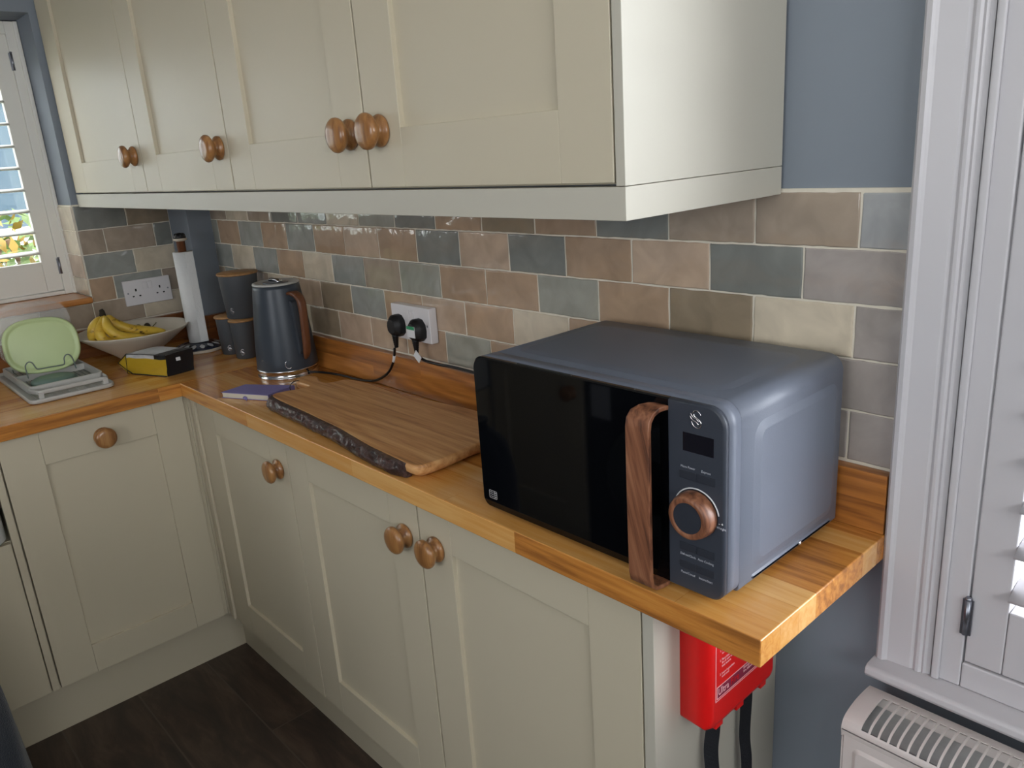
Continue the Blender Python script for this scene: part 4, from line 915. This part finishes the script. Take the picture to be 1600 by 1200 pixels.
obj('finial', bm, 'coffee_black', t, label='knobbly black finial')
bm = bmesh.new(); lathe(bm, [(0.0145, 0.0275), (0.0290, 0.0275), (0.0290, 0.3090), (0.0145, 0.3090), (0.0145, 0.0275)], (tx, ty, 0), 'Z', 40)
box(bm, tx + 0.0285, tx + 0.0298, ty - 0.004, ty + 0.020, 0.028, 0.3088)
t = obj('paper_towel_roll', bm, 'kitchen_paper', loc=(tx, ty, 0.0275)); tag(t, 'nearly used white embossed paper towel roll on the holder', 'paper towel')

# ================================================================== FRUIT BOWL
bx_, by_ = -2.0780, -0.3100
bm = bmesh.new(); lathe(bm, [(0.040, 0.0), (0.044, 0.002), (0.046, 0.006), (0.070, 0.026), (0.110, 0.055), (0.148, 0.083), (0.1590, 0.093), (0.1600, 0.0955), (0.1575, 0.0962), (0.150, 0.090), (0.110, 0.061), (0.070, 0.033), (0.040, 0.014), (0.0, 0.011)], (bx_, by_, 0), 'Z', 64)
t = obj('fruit_bowl', bm, 'bowl', loc=(bx_, by_, 0)); tag(t, 'wide cream stoneware bowl holding bananas and grapes', 'bowl')
# bananas
bg_ = thing('banana_bunch', 'bunch of yellow speckled bananas lying in the cream bowl', 'bananas', (-2.05, -0.37, 0.06))
crown = Vector((-2.055, -0.3930, 0.1560))
for k, (mid, mid2, tip) in enumerate([((-2.040, -0.4300, 0.120), (-2.050, -0.4300, 0.092), (-2.085, -0.3950, 0.0650)),
                                      ((-2.020, -0.4200, 0.108), (-2.015, -0.4050, 0.082), (-2.030, -0.3450, 0.0630)),
                                      ((-2.010, -0.3950, 0.118), (-1.998, -0.3650, 0.090), (-2.000, -0.2850, 0.0720)),
                                      ((-2.045, -0.3700, 0.128), (-2.030, -0.3250, 0.100), (-2.025, -0.2350, 0.0800))]):
    st = crown + Vector((0.002 * k, 0.004 * k - 0.006, -0.006))
    P = spline([tuple(st), tuple(st + (Vector(mid) - st) * 0.35 + Vector((0, 0, .003))), mid, mid2, tip], 8)
    bm = bmesh.new(); tube(bm, P, 0.015, 9, rfun=lambda u: 0.0055 + 0.0100 * min(1, max(0, (u - .10) / .30)) ** 0.8 if u < .80 else 0.0155 * max(0.2, 1 - ((u - .80) / .20) ** 1.8 * .80))
    obj('banana', bm, 'banana', bg_)
bm = bmesh.new(); tube(bm, [tuple(crown + Vector((0, -.002, -.012))), tuple(crown + Vector((0, 0, 0.0))), tuple(crown + Vector((0.001, 0.0, 0.010))), tuple(crown + Vector((0, -.002, 0.017)))], 0.008, 8, rfun=lambda u: 0.0095 - u * 0.0050, flat=(0.8, 1.2))
obj('crown', bm, plain('blackened_stem', '2b2417', 0.8, mottle=0.3), bg_, label='blackened crown')
for (gx, gy, gz, mt, lb) in [(-2.178, -0.2650, 0.0635, 'grape', 'single green grape in the bowl behind the bananas'), (-2.172, -0.2400, 0.0640, 'grape_dark', 'dark brownish grape in the bowl, right of the green one')]:
    bm = bmesh.new(); lathe(bm, [(0.0105 * math.sin(PI * i / 10) + 1e-4, -0.0125 * math.cos(PI * i / 10)) for i in range(11)], (gx, gy, gz + 0.012), 'Z', 16)
    g = obj('grape', bm, mt, loc=(gx, gy, gz)); tag(g, lb, 'grape', 'loose grapes in the fruit bowl')
bm = bmesh.new(); tube(bm, [(-2.140, -0.262, 0.068), (-2.130, -0.248, 0.074), (-2.125, -0.238, 0.082), (-2.122, -0.226, 0.093)], 0.0012, 6)
t = obj('grape_stalk', bm, 'stalk', loc=(-2.09, -0.25, 0.06)); tag(t, 'thin dry grape stalk sticking up in the bowl', 'stalk')

# ================================================================== COFFEE BAG (lying on its side)
cb = thing('coffee_bag', 'black and yellow foil coffee bag lying on its side before the bowl', 'bag', (-1.85, -0.33, 0))
A, B, C_, D_ = Vector((-1.7654, -0.3375, 0.001)), Vector((-1.7735, -0.2594, 0.001)), Vector((-1.7643, -0.2554, 0.066)), Vector((-1.7480, -0.3370, 0.064))
L_ = Vector((-0.1460, -0.0600, 0))
def sec(t_, squeeze, sag): 
    pts = []
    o_ = L_ * t_; cen = (A + B + C_ + D_) / 4
    for a, b, sg in ((A, B, 0), (B, C_, 1), (C_, D_, 2), (D_, A, 3)):
        for i in range(5):
            p = a.lerp(b, i / 5) + o_; w = math.sin(PI * i / 5) * 0.003
            c2 = cen + o_; p = c2 + (p - c2) * (1 + w * 6)
            p.z = 0.001 + (p.z - 0.001) * squeeze
            q = p + Vector((noise.noise(p * 45) * .0022, noise.noise(p * 45 + Vector((5, 5, 5))) * .0022, noise.noise(p * 50) * .002))
            q.z = max(q.z, 0.0008); pts.append(tuple(q))
    return pts
bm = bmesh.new(); rings = [sec(0, 1, 0), sec(.12, 1, 0), sec(.3, .98, 0), sec(.5, .98, 0), sec(.75, .98, 0), sec(.92, .97, 0), sec(1.0, .94, 0)]
vs = loft(bm, rings, smooth=False)
for f in bm.faces:
    c = f.calc_center_median(); n = f.normal
    f.normal_update(); n = f.normal; rel = (c - (A + B + C_ + D_) / 4 )
    s_ = rel.dot(L_.normalized())
    if s_ < 0.0005: f.material_index = 0
    elif c.z > 0.050: f.material_index = 2 if s_ > 0.045 else 0
    elif c.z < 0.004: f.material_index = 0
    elif abs((c - (A + B) / 2).dot(Vector((0.3, -0.95, 0)))) > 0.02 and (c - (A + B) / 2).dot(Vector((0.3, -0.95, 0))) > 0: f.material_index = 1
    else: f.material_index = 0
obj('pouch', bm, ['coffee_black', 'coffee_yellow', 'coffee_white'], cb)
# gusset folded to a sealed fin
bm = bmesh.new(); base = sec(1.0, .94, 0); tip = A + L_ * 1.20; tip2 = B + L_ * 1.16
fin = []
r2 = []
for (x, y, z) in base:
    p = Vector((x, y, z)); k = ((p - A).dot((B - A).normalized())) / (B - A).length; q = tip.lerp(tip2, min(1, max(0, k))); q.z = 0.030 + (z - 0.03) * 0.08; r2.append(tuple(q))
loft(bm, [base, r2], smooth=False)
for f in bm.faces: f.material_index = 1
obj('folded_gusset', bm, ['coffee_black', 'coffee_yellow'], cb)
bm = bmesh.new()
tube(bm, [tuple(Vector(base[i]) * 1.0) for i in (15, 16, 17, 18, 19, 0)], 0.0012, 6)
e1 = [tuple(tip + Vector((0, 0, 0.030 - tip.z))), tuple(Vector(base[15])), tuple(D_ + L_ * .5 + Vector((0, -.002, .0))), tuple(D_ + L_ * .2 + Vector((0, -.002, 0))), tuple(D_ + Vector((0, -.002, 0)))]
e2 = [tuple(tip + Vector((0, 0, 0.030 - tip.z))), tuple(A + L_ * .85 + Vector((0, -.003, 0.001))), tuple(A + L_ * .4 + Vector((0, -.003, 0.001))), tuple(A + Vector((0, -.002, 0.001)))]
tube(bm, e1, 0.0016, 6); tube(bm, e2, 0.0016, 6); obj('side_seam', bm, 'coffee_black', cb)
bm = bmesh.new(); n_ = (B - A).cross(D_ - A).normalized(); n_ = n_ if n_.x > 0 else -n_; cc = A.lerp(B, .42) + (D_ - A) * .74 + n_ * .0040; u_ = (B - A).normalized() * .006; v_ = Vector((0, 0, .0045))
faces_of(bm, [tuple(cc - u_ - v_), tuple(cc + u_ - v_), tuple(cc + u_ + v_), tuple(cc - u_ + v_), tuple(cc - u_ - v_ - n_ * .002), tuple(cc + u_ - v_ - n_ * .002), tuple(cc + u_ + v_ - n_ * .002), tuple(cc - u_ + v_ - n_ * .002)], [(0, 1, 2, 3), (7, 6, 5, 4), (0, 4, 5, 1), (1, 5, 6, 2), (2, 6, 7, 3), (3, 7, 4, 0)])
obj('price_label', bm, 'print_white', cb, label='small white label')

# ================================================================== NOTEBOOK
nb = thing('notebook', 'small purple cloth notebook half under the serving board', 'notebook', (-1.36, -0.25, 0))
q = [Vector((-1.4250, -0.3270, 0)), Vector((-1.4400, -0.2560, 0)), Vector((-1.3190, -0.1820, 0)), Vector((-1.2950, -0.2650, 0))]
def quad(off, z): 
    c = (q[0] + q[1] + q[2] + q[3]) / 4; return [(c.x + (p.x - c.x) * off, c.y + (p.y - c.y) * off, z) for p in q]
bm = bmesh.new(); loft(bm, [quad(1, 0.0005), quad(1, 0.002)], smooth=False); loft(bm, [quad(1, 0.0135), quad(1.0, 0.0152)], smooth=False)
a, b = Vector(quad(1, 0)[2]), Vector(quad(1, 0)[3])
loft(bm, [[tuple(a + Vector((0, 0, z))), tuple(b + Vector((0, 0, z))), tuple(b + Vector((-.003, 0, z))), tuple(a + Vector((-.003, 0, z)))] for z in (0.0005, 0.0152)], smooth=False)
obj('cover', bm, 'purple', nb, bevel=0.0005)
bm = bmesh.new(); loft(bm, [quad(.965, 0.002), quad(.965, 0.0135)], smooth=False); obj('pages', bm, 'paper', nb)
e0, e1 = Vector(quad(1, 0)[0]), Vector(quad(1, 0)[3]); m0 = e0.lerp(e1, .52)
bm = bmesh.new(); lathe(bm, [(0.003, -0.006), (0.0042, -0.003), (0.0042, 0.003), (0.003, 0.006)], tuple(m0 + Vector((0, -.002, .0045))), 'X', 10); tube(bm, [tuple(m0 + Vector((-.006, -.001, .003))), tuple(m0 + Vector((.010, -.003, .0015)))], 0.0015, 6); obj('closing_tie', bm, 'purple', nb)
bm = bmesh.new(); tube(bm, [(-1.425, -0.318, 0.010), (-1.436, -0.316, 0.009), (-1.444, -0.312, 0.006)], 0.0018, 6, flat=(.4, 1.5)); obj('bookmark_ribbon', bm, 'purple', nb)

# ================================================================== DISH RACK, LID, TUB
dr = thing('dish_rack', 'light grey low dish rack with drip tray at the left end of worktop', 'dish rack', (-2.0, -0.57, 0))
def tray(bm, x0, x1, y0, y1, z0, z1, r=0.02, w=0.004, fl=0.004):
    o, i = rrect(x0, x1, y0, y1, r), rrect(x0 + w, x1 - w, y0 + w, y1 - w, r * .8); fo = rrect(x0 + .006, x1 - .006, y0 + .006, y1 - .006, r * .8)
    loft(bm, [[(x, y, z0) for x, y in fo], [(x, y, z0 + .003) for x, y in o], [(x, y, z1) for x, y in o], [(x, y, z1) for x, y in i], [(x, y, z0 + fl) for x, y in i]])
bm = bmesh.new(); tray(bm, -2.225, -1.790, -0.672, -0.466, 0.0006, 0.0130)
for k in range(9):
    y = -0.650 + k * 0.0205; box(bm, -2.215, -1.80, y, y + 0.003, 0.0045, 0.0068)
dt = obj('drip_tray', bm, 'rack', dr)
bm = bmesh.new()
xa, xb, ya, yb3 = -2.195, -1.868, -0.655, -0.471
o, i = rrect(xa, xb, ya, yb3, 0.014), rrect(xa + .006, xb - .006, ya + .006, yb3 - .006, 0.010)
loft(bm, [[(x, y, 0.012) for x, y in i], [(x, y, 0.012) for x, y in o], [(x, y, 0.0315) for x, y in o], [(x, y, 0.0315) for x, y in i], [(x, y, 0.012) for x, y in i]], cap0=False, cap1=False, smooth=False)
box(bm, -2.040, -2.032, ya + .004, yb3 - .004, 0.014, 0.0315)
obj('basket_frame', bm, 'rack', dr)
bm = bmesh.new()
for k in range(13):
    y = ya + 0.012 + k * 0.0135; tube(bm, [(xa + .004, y, 0.024), (xa + .012, y, 0.0135), (xb - .012, y, 0.0135), (xb - .004, y, 0.024)], 0.0012, 6)
obj('basket_wires', bm, 'rack_wire', dr)
bm = bmesh.new(); P = spline([(-1.872, -0.655, 0.022), (-1.835, -0.650, 0.0235), (-1.812, -0.6480, 0.026), (-1.806, -0.640, 0.0262), (-1.806, -0.60, 0.0262), (-1.806, -0.52, 0.0262), (-1.806, -0.488, 0.0262), (-1.812, -0.479, 0.0250), (-1.835, -0.4745, 0.023), (-1.872, -0.472, 0.022)], 6)
tube(bm, P, 0.0045, 8, flat=(1.3, .6)); box(bm, -1.812, -1.800, -0.648, -0.636, 0.008, 0.027); box(bm, -1.812, -1.800, -0.492, -0.480, 0.008, 0.027); obj('folding_handle', bm, 'rack', dr)
# wire plate holders standing in front of the lid
bm = bmesh.new()
XW = -1.990
prof = [(-0.6290, 0.030), (-0.6300, 0.060), (-0.6260, 0.070), (-0.6190, 0.0745), (-0.6110, 0.070), (-0.6060, 0.056), (-0.6000, 0.0500), (-0.570, 0.0490), (-0.5400, 0.0480), (-0.5340, 0.0520), (-0.5320, 0.066), (-0.5260, 0.0735), (-0.5190, 0.0735), (-0.5130, 0.066), (-0.5100, 0.052), (-0.5080, 0.030)]
tube(bm, spline([(XW, y, z) for y, z in prof], 4), 0.0017, 8); obj('plate_holder', bm, 'rack_wire', dr, label='grey wire plate holder')
bm = bmesh.new()
ct = [(-2.00 + 0.060 * math.cos(a) * 1.0 + 0.075, -0.563 + 0.058 * math.sin(a)) for a in [2 * PI * k / 28 for k in range(28)]]
def lidshape(s, z): return [(-1.955 + (x + 1.925) * s, -0.575 + (y + 0.563) * s, z) for x, y in ct]
loft(bm, [lidshape(1.0, 0.0158), lidshape(1.0, 0.021), lidshape(.85, 0.027), lidshape(.5, 0.0305)])
t = obj('food_cover', bm, 'teal_lid', loc=(-1.955, -0.575, 0.016)); tag(t, 'grey-green plastic lid lying flat in the front of the dish rack', 'plastic cover')
# lime green lid, leaning back slightly, faces +x
def superell(a, b, n, m=48):
    return [(a * math.copysign(abs(math.cos(t)) ** (2 / n), math.cos(t)), b * math.copysign(abs(math.sin(t)) ** (2 / n), math.sin(t))) for t in [2 * PI * k / m for k in range(m)]]
def place_tilt(o_, roll, lean, yaw):
    return Matrix.Translation(Vector(o_)) @ Matrix.Rotation(yaw, 4, 'Z') @ Matrix.Rotation(lean, 4, 'Y') @ Matrix.Rotation(roll, 4, 'X')
LC = (-2.020, -0.5715, 0.1080)
Mx = place_tilt(LC, R(-2), R(-11), R(-4))
def shell(bm, layers, n=3.0):
    loft(bm, [[tuple(Mx @ Vector((x, u, v))) for u, v in superell(a, b, n)] for a, b, x in layers])
bm = bmesh.new(); AW, AH = 0.0940, 0.0765
shell(bm, [(AW - .004, AH - .004, -0.010), (AW, AH, -0.009), (AW, AH, 0.0), (AW - .003, AH - .003, 0.0025), (AW - .008, AH - .008, 0.0025), (AW - .011, AH - .011, -0.001), (AW - .016, AH - .016, -0.0012), (AW - .018, AH - .018, 0.0005), (0.002, 0.002, 0.0010)], 2.7)
t = obj('food_cover', bm, 'lime', loc=LC); t.modifiers.new('normals', 'WEIGHTED_NORMAL').weight = 100; tag(t, 'lime green oval plastic box lid standing upright in the dish rack', 'plastic cover')
Mx = place_tilt((-2.052, -0.5760, 0.1380), R(-2), R(-8), R(-4))
bm = bmesh.new()
lay = [(0.0960, 0.0900, 0.0), (0.0960, 0.0900, -0.004), (0.0930, 0.0860, -0.005), (0.0900, 0.0830, -0.045), (0.0840, 0.0780, -0.085), (0.0760, 0.0700, -0.095), (0.002, 0.002, -0.096)]
lay2 = [(0.002, 0.002, -0.0945), (0.0745, 0.0685, -0.0935), (0.0825, 0.0765, -0.084), (0.0885, 0.0815, -0.045), (0.0915, 0.0845, -0.004), (0.0930, 0.0870, 0.0)]
shell(bm, lay + lay2, 3.4)
t = obj('plastic_tub', bm, 'tub', loc=(-2.05, -0.56, 0.03)); tag(t, 'clear plastic food tub standing on its side in the rack behind the green lid', 'food tub')
# drinking glass
gx, gy = -1.9450, -0.7550
bm = bmesh.new(); lathe(bm, [(0.0, 0.0006), (0.030, 0.0006), (0.033, 0.004), (0.034, 0.05), (0.036, 0.125), (0.0348, 0.1265), (0.0335, 0.125), (0.0315, 0.05), (0.030, 0.010), (0.0, 0.009)], (gx, gy, 0), 'Z', 40)
t = obj('drinking_glass', bm, 'bluish_glass', loc=(gx, gy, 0)); tag(t, 'clear bluish drinking glass at the left edge beside the dish rack', 'glass')

# ================================================================== FIRE BLANKET BOX
fb = thing('fire_blanket_box', 'red wall-hung fire blanket box with white lettering under the worktop end', 'fire blanket', (-0.075, -0.18, -0.25))
xp = -0.0998; xf = -0.0500
bm = bmesh.new()
loft(bm, [[(xp, y, z) for y, z in rrect(-0.2620, -0.0880, -0.2480, -0.0420, 0.008)], [(xf - 0.010, y, z) for y, z in rrect(-0.2640, -0.0860, -0.2500, -0.0415, 0.010)], [(xf - 0.003, y, z) for y, z in rrect(-0.2600, -0.0900, -0.2460, -0.0440, 0.012)], [(xf, y, z) for y, z in rrect(-0.2520, -0.0980, -0.2380, -0.0500, 0.010)]])
for k, (a, b) in enumerate(((-0.243, -0.226), (-0.190, -0.172), (-0.125, -0.110))): box(bm, xf - .020, xf - .003, a, b, -0.2535, -0.243)
rb_ = obj('case', bm, 'red', fb)
bm = bmesh.new(); xx = xf + 0.0003
def rect_line(bm, y0, y1, z0, z1, w):
    box(bm, xf - .0002, xx, y0, y0 + w, z0, z1); box(bm, xf - .0002, xx, y1 - w, y1, z0, z1); box(bm, xf - .0002, xx, y0 + w, y1 - w, z0, z0 + w); box(bm, xf - .0002, xx, y0 + w, y1 - w, z1 - w, z1)
rect_line(bm, -0.2495, -0.1010, -0.2035, -0.052, 0.0011); obj('label_border', bm, 'pink_print', fb)
bm = bmesh.new(); box(bm, xf - .0002, xx, -0.2460, -0.1045, -0.1995, -0.1810); bb = obj('label_band', bm, 'maroon', fb, label='maroon band with lettering')
bm = bmesh.new(); xx = xf + 0.0006; rect_line(bm, -0.2465, -0.1040, -0.2000, -0.1805, 0.0011); obj('band_border', bm, 'pink_print', bb)
EY = (0, 1, 0)
text('lettering', 'Ultra', 0.0155, (xf + .0006, -0.2435, -0.1900), EY, EZ, 'pink_print', bb, align='LEFT', sx=.82)
text('lettering', 'Fire', 0.0155, (xf + .0006, -0.2125, -0.1900), EY, EZ, 'red', bb, align='LEFT', sx=.9)
text('lettering', 'Emergency\nfire blanket', 0.0060, (xf + .0006, -0.1800, -0.1875), EY, EZ, 'pink_print', bb, align='LEFT')
for (s_, z) in (('1. Pull tapes down\n    to release', -0.128), ('2. Place blanket over\n    fire & turn off\n    heat source', -0.146), ('3. Leave in position\n    until cool', -0.1655)):
    text('lettering', s_, 0.0052, (xf + .0004, -0.2400, z), EY, EZ, 'pink_print', fb, align='LEFT', sx=.9)
def strap(y0, pts, w):
    bm = bmesh.new(); rings = []
    P = spline(pts, 6)
    for (x, y, z, tw) in [(p[0], p[1], p[2], 0) for p in P]:
        tw = -0.95 + 0.4 * math.sin((z + 0.25) * 30 + y0 * 90)
        dx, dy = -math.sin(tw) * w / 2, math.cos(tw) * w / 2; n = Vector((-dy, dx, 0)).normalized() * 0.0008
        rings.append([(x - dx - n.x, y - dy - n.y, z), (x + dx - n.x, y + dy - n.y, z), (x + dx + n.x, y + dy + n.y, z), (x - dx + n.x, y - dy + n.y, z)])
    loft(bm, rings, smooth=False); return obj('pull_strap', bm, 'webbing', fb, label='black webbing pull strap')
strap(-0.215, [(-0.076, -0.214, -0.246), (-0.076, -0.215, -0.28), (-0.078, -0.217, -0.32), (-0.077, -0.214, -0.37), (-0.078, -0.213, -0.42)], 0.021)
strap(-0.130, [(-0.076, -0.126, -0.246), (-0.076, -0.125, -0.28), (-0.079, -0.122, -0.32), (-0.080, -0.121, -0.36), (-0.078, -0.118, -0.40), (-0.078, -0.116, -0.45)], 0.017)
bm = bmesh.new(); box(bm, -0.080, -0.072, -0.139, -0.134, -0.2545, -0.246); obj('strap_label', bm, 'print_white', fb)

# ================================================================== RADIATOR
rd = thing('radiator', 'white panel radiator with slotted top grille below the right window', 'radiator', (0.6, -0.09, FLOOR + 0.10))
RX0, RX1, RYF, RYB, RZT, RZB = 0.0740, 1.20, -0.1260, -0.040, -0.2290, -0.78
# top cover: curved cross-section with slots
bm = bmesh.new()
def rsec(s):      # s in 0..1 front to back -> (y,z)
    a = s * 1.0
    pts = [(RYF, RZT - 0.030), (RYF - .001, RZT - 0.018), (RYF + .006, RZT - 0.007), (RYF + .022, RZT - .0015), (RYF + .045, RZT + .001), (RYF + .070, RZT), (RYB, RZT - .002)]
    return pts
sp = [(p[1], p[2]) for p in spline([(0, y, z) for y, z in rsec(0)], 4)]
nS = len(sp); y_slot0, y_slot1 = 6, nS - 5
xs_list = [RX0]; slots = []
x = RX0 + 0.024
while x < RX1 - 0.03:
    slots.append((x, x + 0.0095)); x += 0.0125
def strip(xa, xb, i0, i1):
    th = 0.0015
    for i in range(i0, i1):
        (y0, z0), (y1, z1) = sp[i], sp[i + 1]
        faces_of(bm, [(xa, y0, z0), (xb, y0, z0), (xb, y1, z1), (xa, y1, z1), (xa, y0, z0 - th), (xb, y0, z0 - th), (xb, y1, z1 - th), (xa, y1, z1 - th)], [(0, 1, 2, 3), (7, 6, 5, 4), (0, 4, 5, 1), (1, 5, 6, 2), (2, 6, 7, 3), (3, 7, 4, 0)], smooth=False)
strip(RX0, RX1, 0, y_slot0); strip(RX0, RX1, y_slot1, nS - 1)
strip(RX0, slots[0][0], y_slot0, y_slot1)
for a, b in zip(slots, slots[1:]): strip(a[1], b[0], y_slot0, y_slot1)
strip(slots[-1][1], RX1, y_slot0, y_slot1)
prism(bm, [(y, z) for y, z in sp] + [(RYB, RZT - .034), (RYF, RZT - .034)], 'YZ', RX0 - 0.002, RX0 + .0005)
obj('top_grille', bm, 'radiator', rd, label='slotted white top grille')
bm = bmesh.new(); box(bm, RX0 + 0.001, RX1, RYF, RYF + 0.012, RZB, RZT - 0.031); embossed(bm, (RX0 + 0.015, RX1 - 0.02, RZB + 0.01, RZT - 0.044), 0.010, lambda u, v, h: (u, RYF - h, v), 0.003, 0.006)
obj('front_panel', bm, 'radiator', rd, bevel=0.0015)
bm = bmesh.new(); box(bm, RX0 + 0.001, RX1, RYB - 0.012, RYB, RZB, RZT - 0.006); obj('rear_panel', bm, 'radiator', rd)
bm = bmesh.new(); box(bm, RX0 - 0.002, RX0 + 0.0008, RYF + .001, RYB, RZB + .005, RZT - 0.036); obj('end_cover', bm, 'radiator', rd, bevel=0.001)
bm = bmesh.new()
for k in range(44): box(bm, RX0 + 0.02 + k * 0.025, RX0 + 0.0215 + k * 0.025, RYF + .0125, RYB - .0125, RZB + .02, RZT - 0.022)
box(bm, RX0 + 0.01, RX1 - .01, RYF + .030, RYF + .032, RZB + .02, RZT - .022); box(bm, RX0 + 0.01, RX1 - .01, RYB - .032, RYB - .030, RZB + .02, RZT - .022)
box(bm, RX0 + 0.004, RX1 - .004, RYF + .0128, RYB - .0128, RZT - .050, RZT - .0200)
obj('convector_fins', bm, 'rad_inside', rd)
for x in (0.25, 1.0):
    bm = bmesh.new(); box(bm, x, x + 0.03, RYB, 0.0058, RZB + .05, RZT - .05); obj('wall_bracket', bm, 'radiator', rd)

# ================================================================== NAVY FABRIC SHAPE at the lower left edge, unidentified; sack form made up
sx_, sy_ = -1.33, -1.035
t = thing('navy_fabric_form', 'dark navy fabric object of made-up sack shape on the floor at the lower left corner', 'sack', (sx_, sy_, FLOOR))
bm = bmesh.new(); rings = []
prof = [(0.085, 0.0), (0.112, 0.015), (0.118, 0.10), (0.117, 0.25), (0.114, 0.38), (0.108, 0.46), (0.096, 0.53), (0.075, 0.575), (0.045, 0.60), (0.028, 0.615), (0.034, 0.64)]
for r, z in spline([(r, 0, z) for r, z in prof], 4) and [(p[0], p[2]) for p in spline([(r, 0, z) for r, z in prof], 4)]:
    ring = []
    for i in range(48):
        a = 2 * PI * i / 48; rr = r * (1 + 0.035 * math.sin(5 * a + z * 7) + 0.02 * math.sin(11 * a - z * 12) + 0.03 * noise.noise(Vector((math.cos(a) * 2, math.sin(a) * 2, z * 6))))
        ring.append((sx_ + rr * math.cos(a), sy_ + rr * math.sin(a), FLOOR + 0.001 + z))
    rings.append(ring)
loft(bm, rings); obj('fabric_body', bm, 'navy', t)
bm = bmesh.new(); lathe(bm, [(0.031, -0.004), (0.034, 0.0), (0.031, 0.004), (0.028, 0.0), (0.031, -0.004)], (sx_, sy_, FLOOR + 0.614), 'Z', 20); obj('drawstring', bm, 'webbing', t)

# ================================================================== OUTSIDE (seen through the shutters)
bm = bmesh.new(); box(bm, -14, -2.9, -10, 8, -1.2, -1.0); struct('ground', bm, 'grass', loc=(-8, 0, -1.2))
hs = thing('neighbour_house', 'white rendered house outside seen through the left shutter', 'house', (-9.0, 1.0, -1.0))
bm = bmesh.new(); box(bm, -9.6, -9.0, -6, 7, -1.0, 4.5); obj('wall', bm, 'house', hs)
for y in (-4.0, -2.4, -0.8, 0.8, 2.4, 4.0):
    bm = bmesh.new(); box(bm, -9.0, -8.97, y - .35, y + .35, 0.1, 1.3); w_ = obj('window', bm, 'house_glass', hs)
    bm = bmesh.new(); frame(bm, 'X', -8.97, -8.93, y - .42, y + .42, 0.03, 1.37, .07); obj('window_frame', bm, 'white_paint', w_)
bm = bmesh.new(); box(bm, -9.8, -8.7, -6.2, 7.2, 4.5, 4.7); obj('roof_edge', bm, 'slate', hs)
random.seed(5)
def shrub(label, cx, cy, h, r, mats, n):
    t = thing('garden_shrub', label, 'shrub', (cx, cy, -1.0))
    bm = bmesh.new()
    for k in range(6):
        a = 2 * PI * k / 6; tube(bm, [(cx, cy, -1.0), (cx + r * .3 * math.cos(a), cy + r * .3 * math.sin(a), -1.0 + h * .5), (cx + r * .6 * math.cos(a), cy + r * .6 * math.sin(a), -1.0 + h * .9)], 0.012, 6)
    obj('stems', bm, 'bark_stem', t)
    bm = bmesh.new()
    for k in range(n):
        u = random.random() * 2 * PI; v = math.acos(random.uniform(-1, 1)); rr = random.random() ** .4
        p = Vector((cx + r * rr * math.cos(u) * math.sin(v), cy + r * rr * math.sin(u) * math.sin(v), -1.0 + h * .58 + h * .45 * rr * math.cos(v)))
        a = Vector((random.uniform(-1, 1), random.uniform(-1, 1), random.uniform(-1, 1))).normalized(); b = a.cross(Vector((random.random(), random.random(), random.random()))).normalized()
        s = random.uniform(0.03, 0.06)
        faces_of(bm, [tuple(p - a * s), tuple(p + b * s * .45), tuple(p + a * s), tuple(p - b * s * .45)], [(0, 1, 2, 3)], 1 if random.random() < 0.35 else 0)
    o = obj('foliage', bm, mats, t); o['kind'] = 'stuff'
shrub('yellow and green leafy shrub outside the left window', -4.3, 0.10, 1.42, 0.60, ['leaf', 'leaf_y'], 2600)
shrub('green shrub outside left window farther along the garden', -4.7, -1.4, 1.3, 0.6, ['leaf', 'leaf'], 1500)
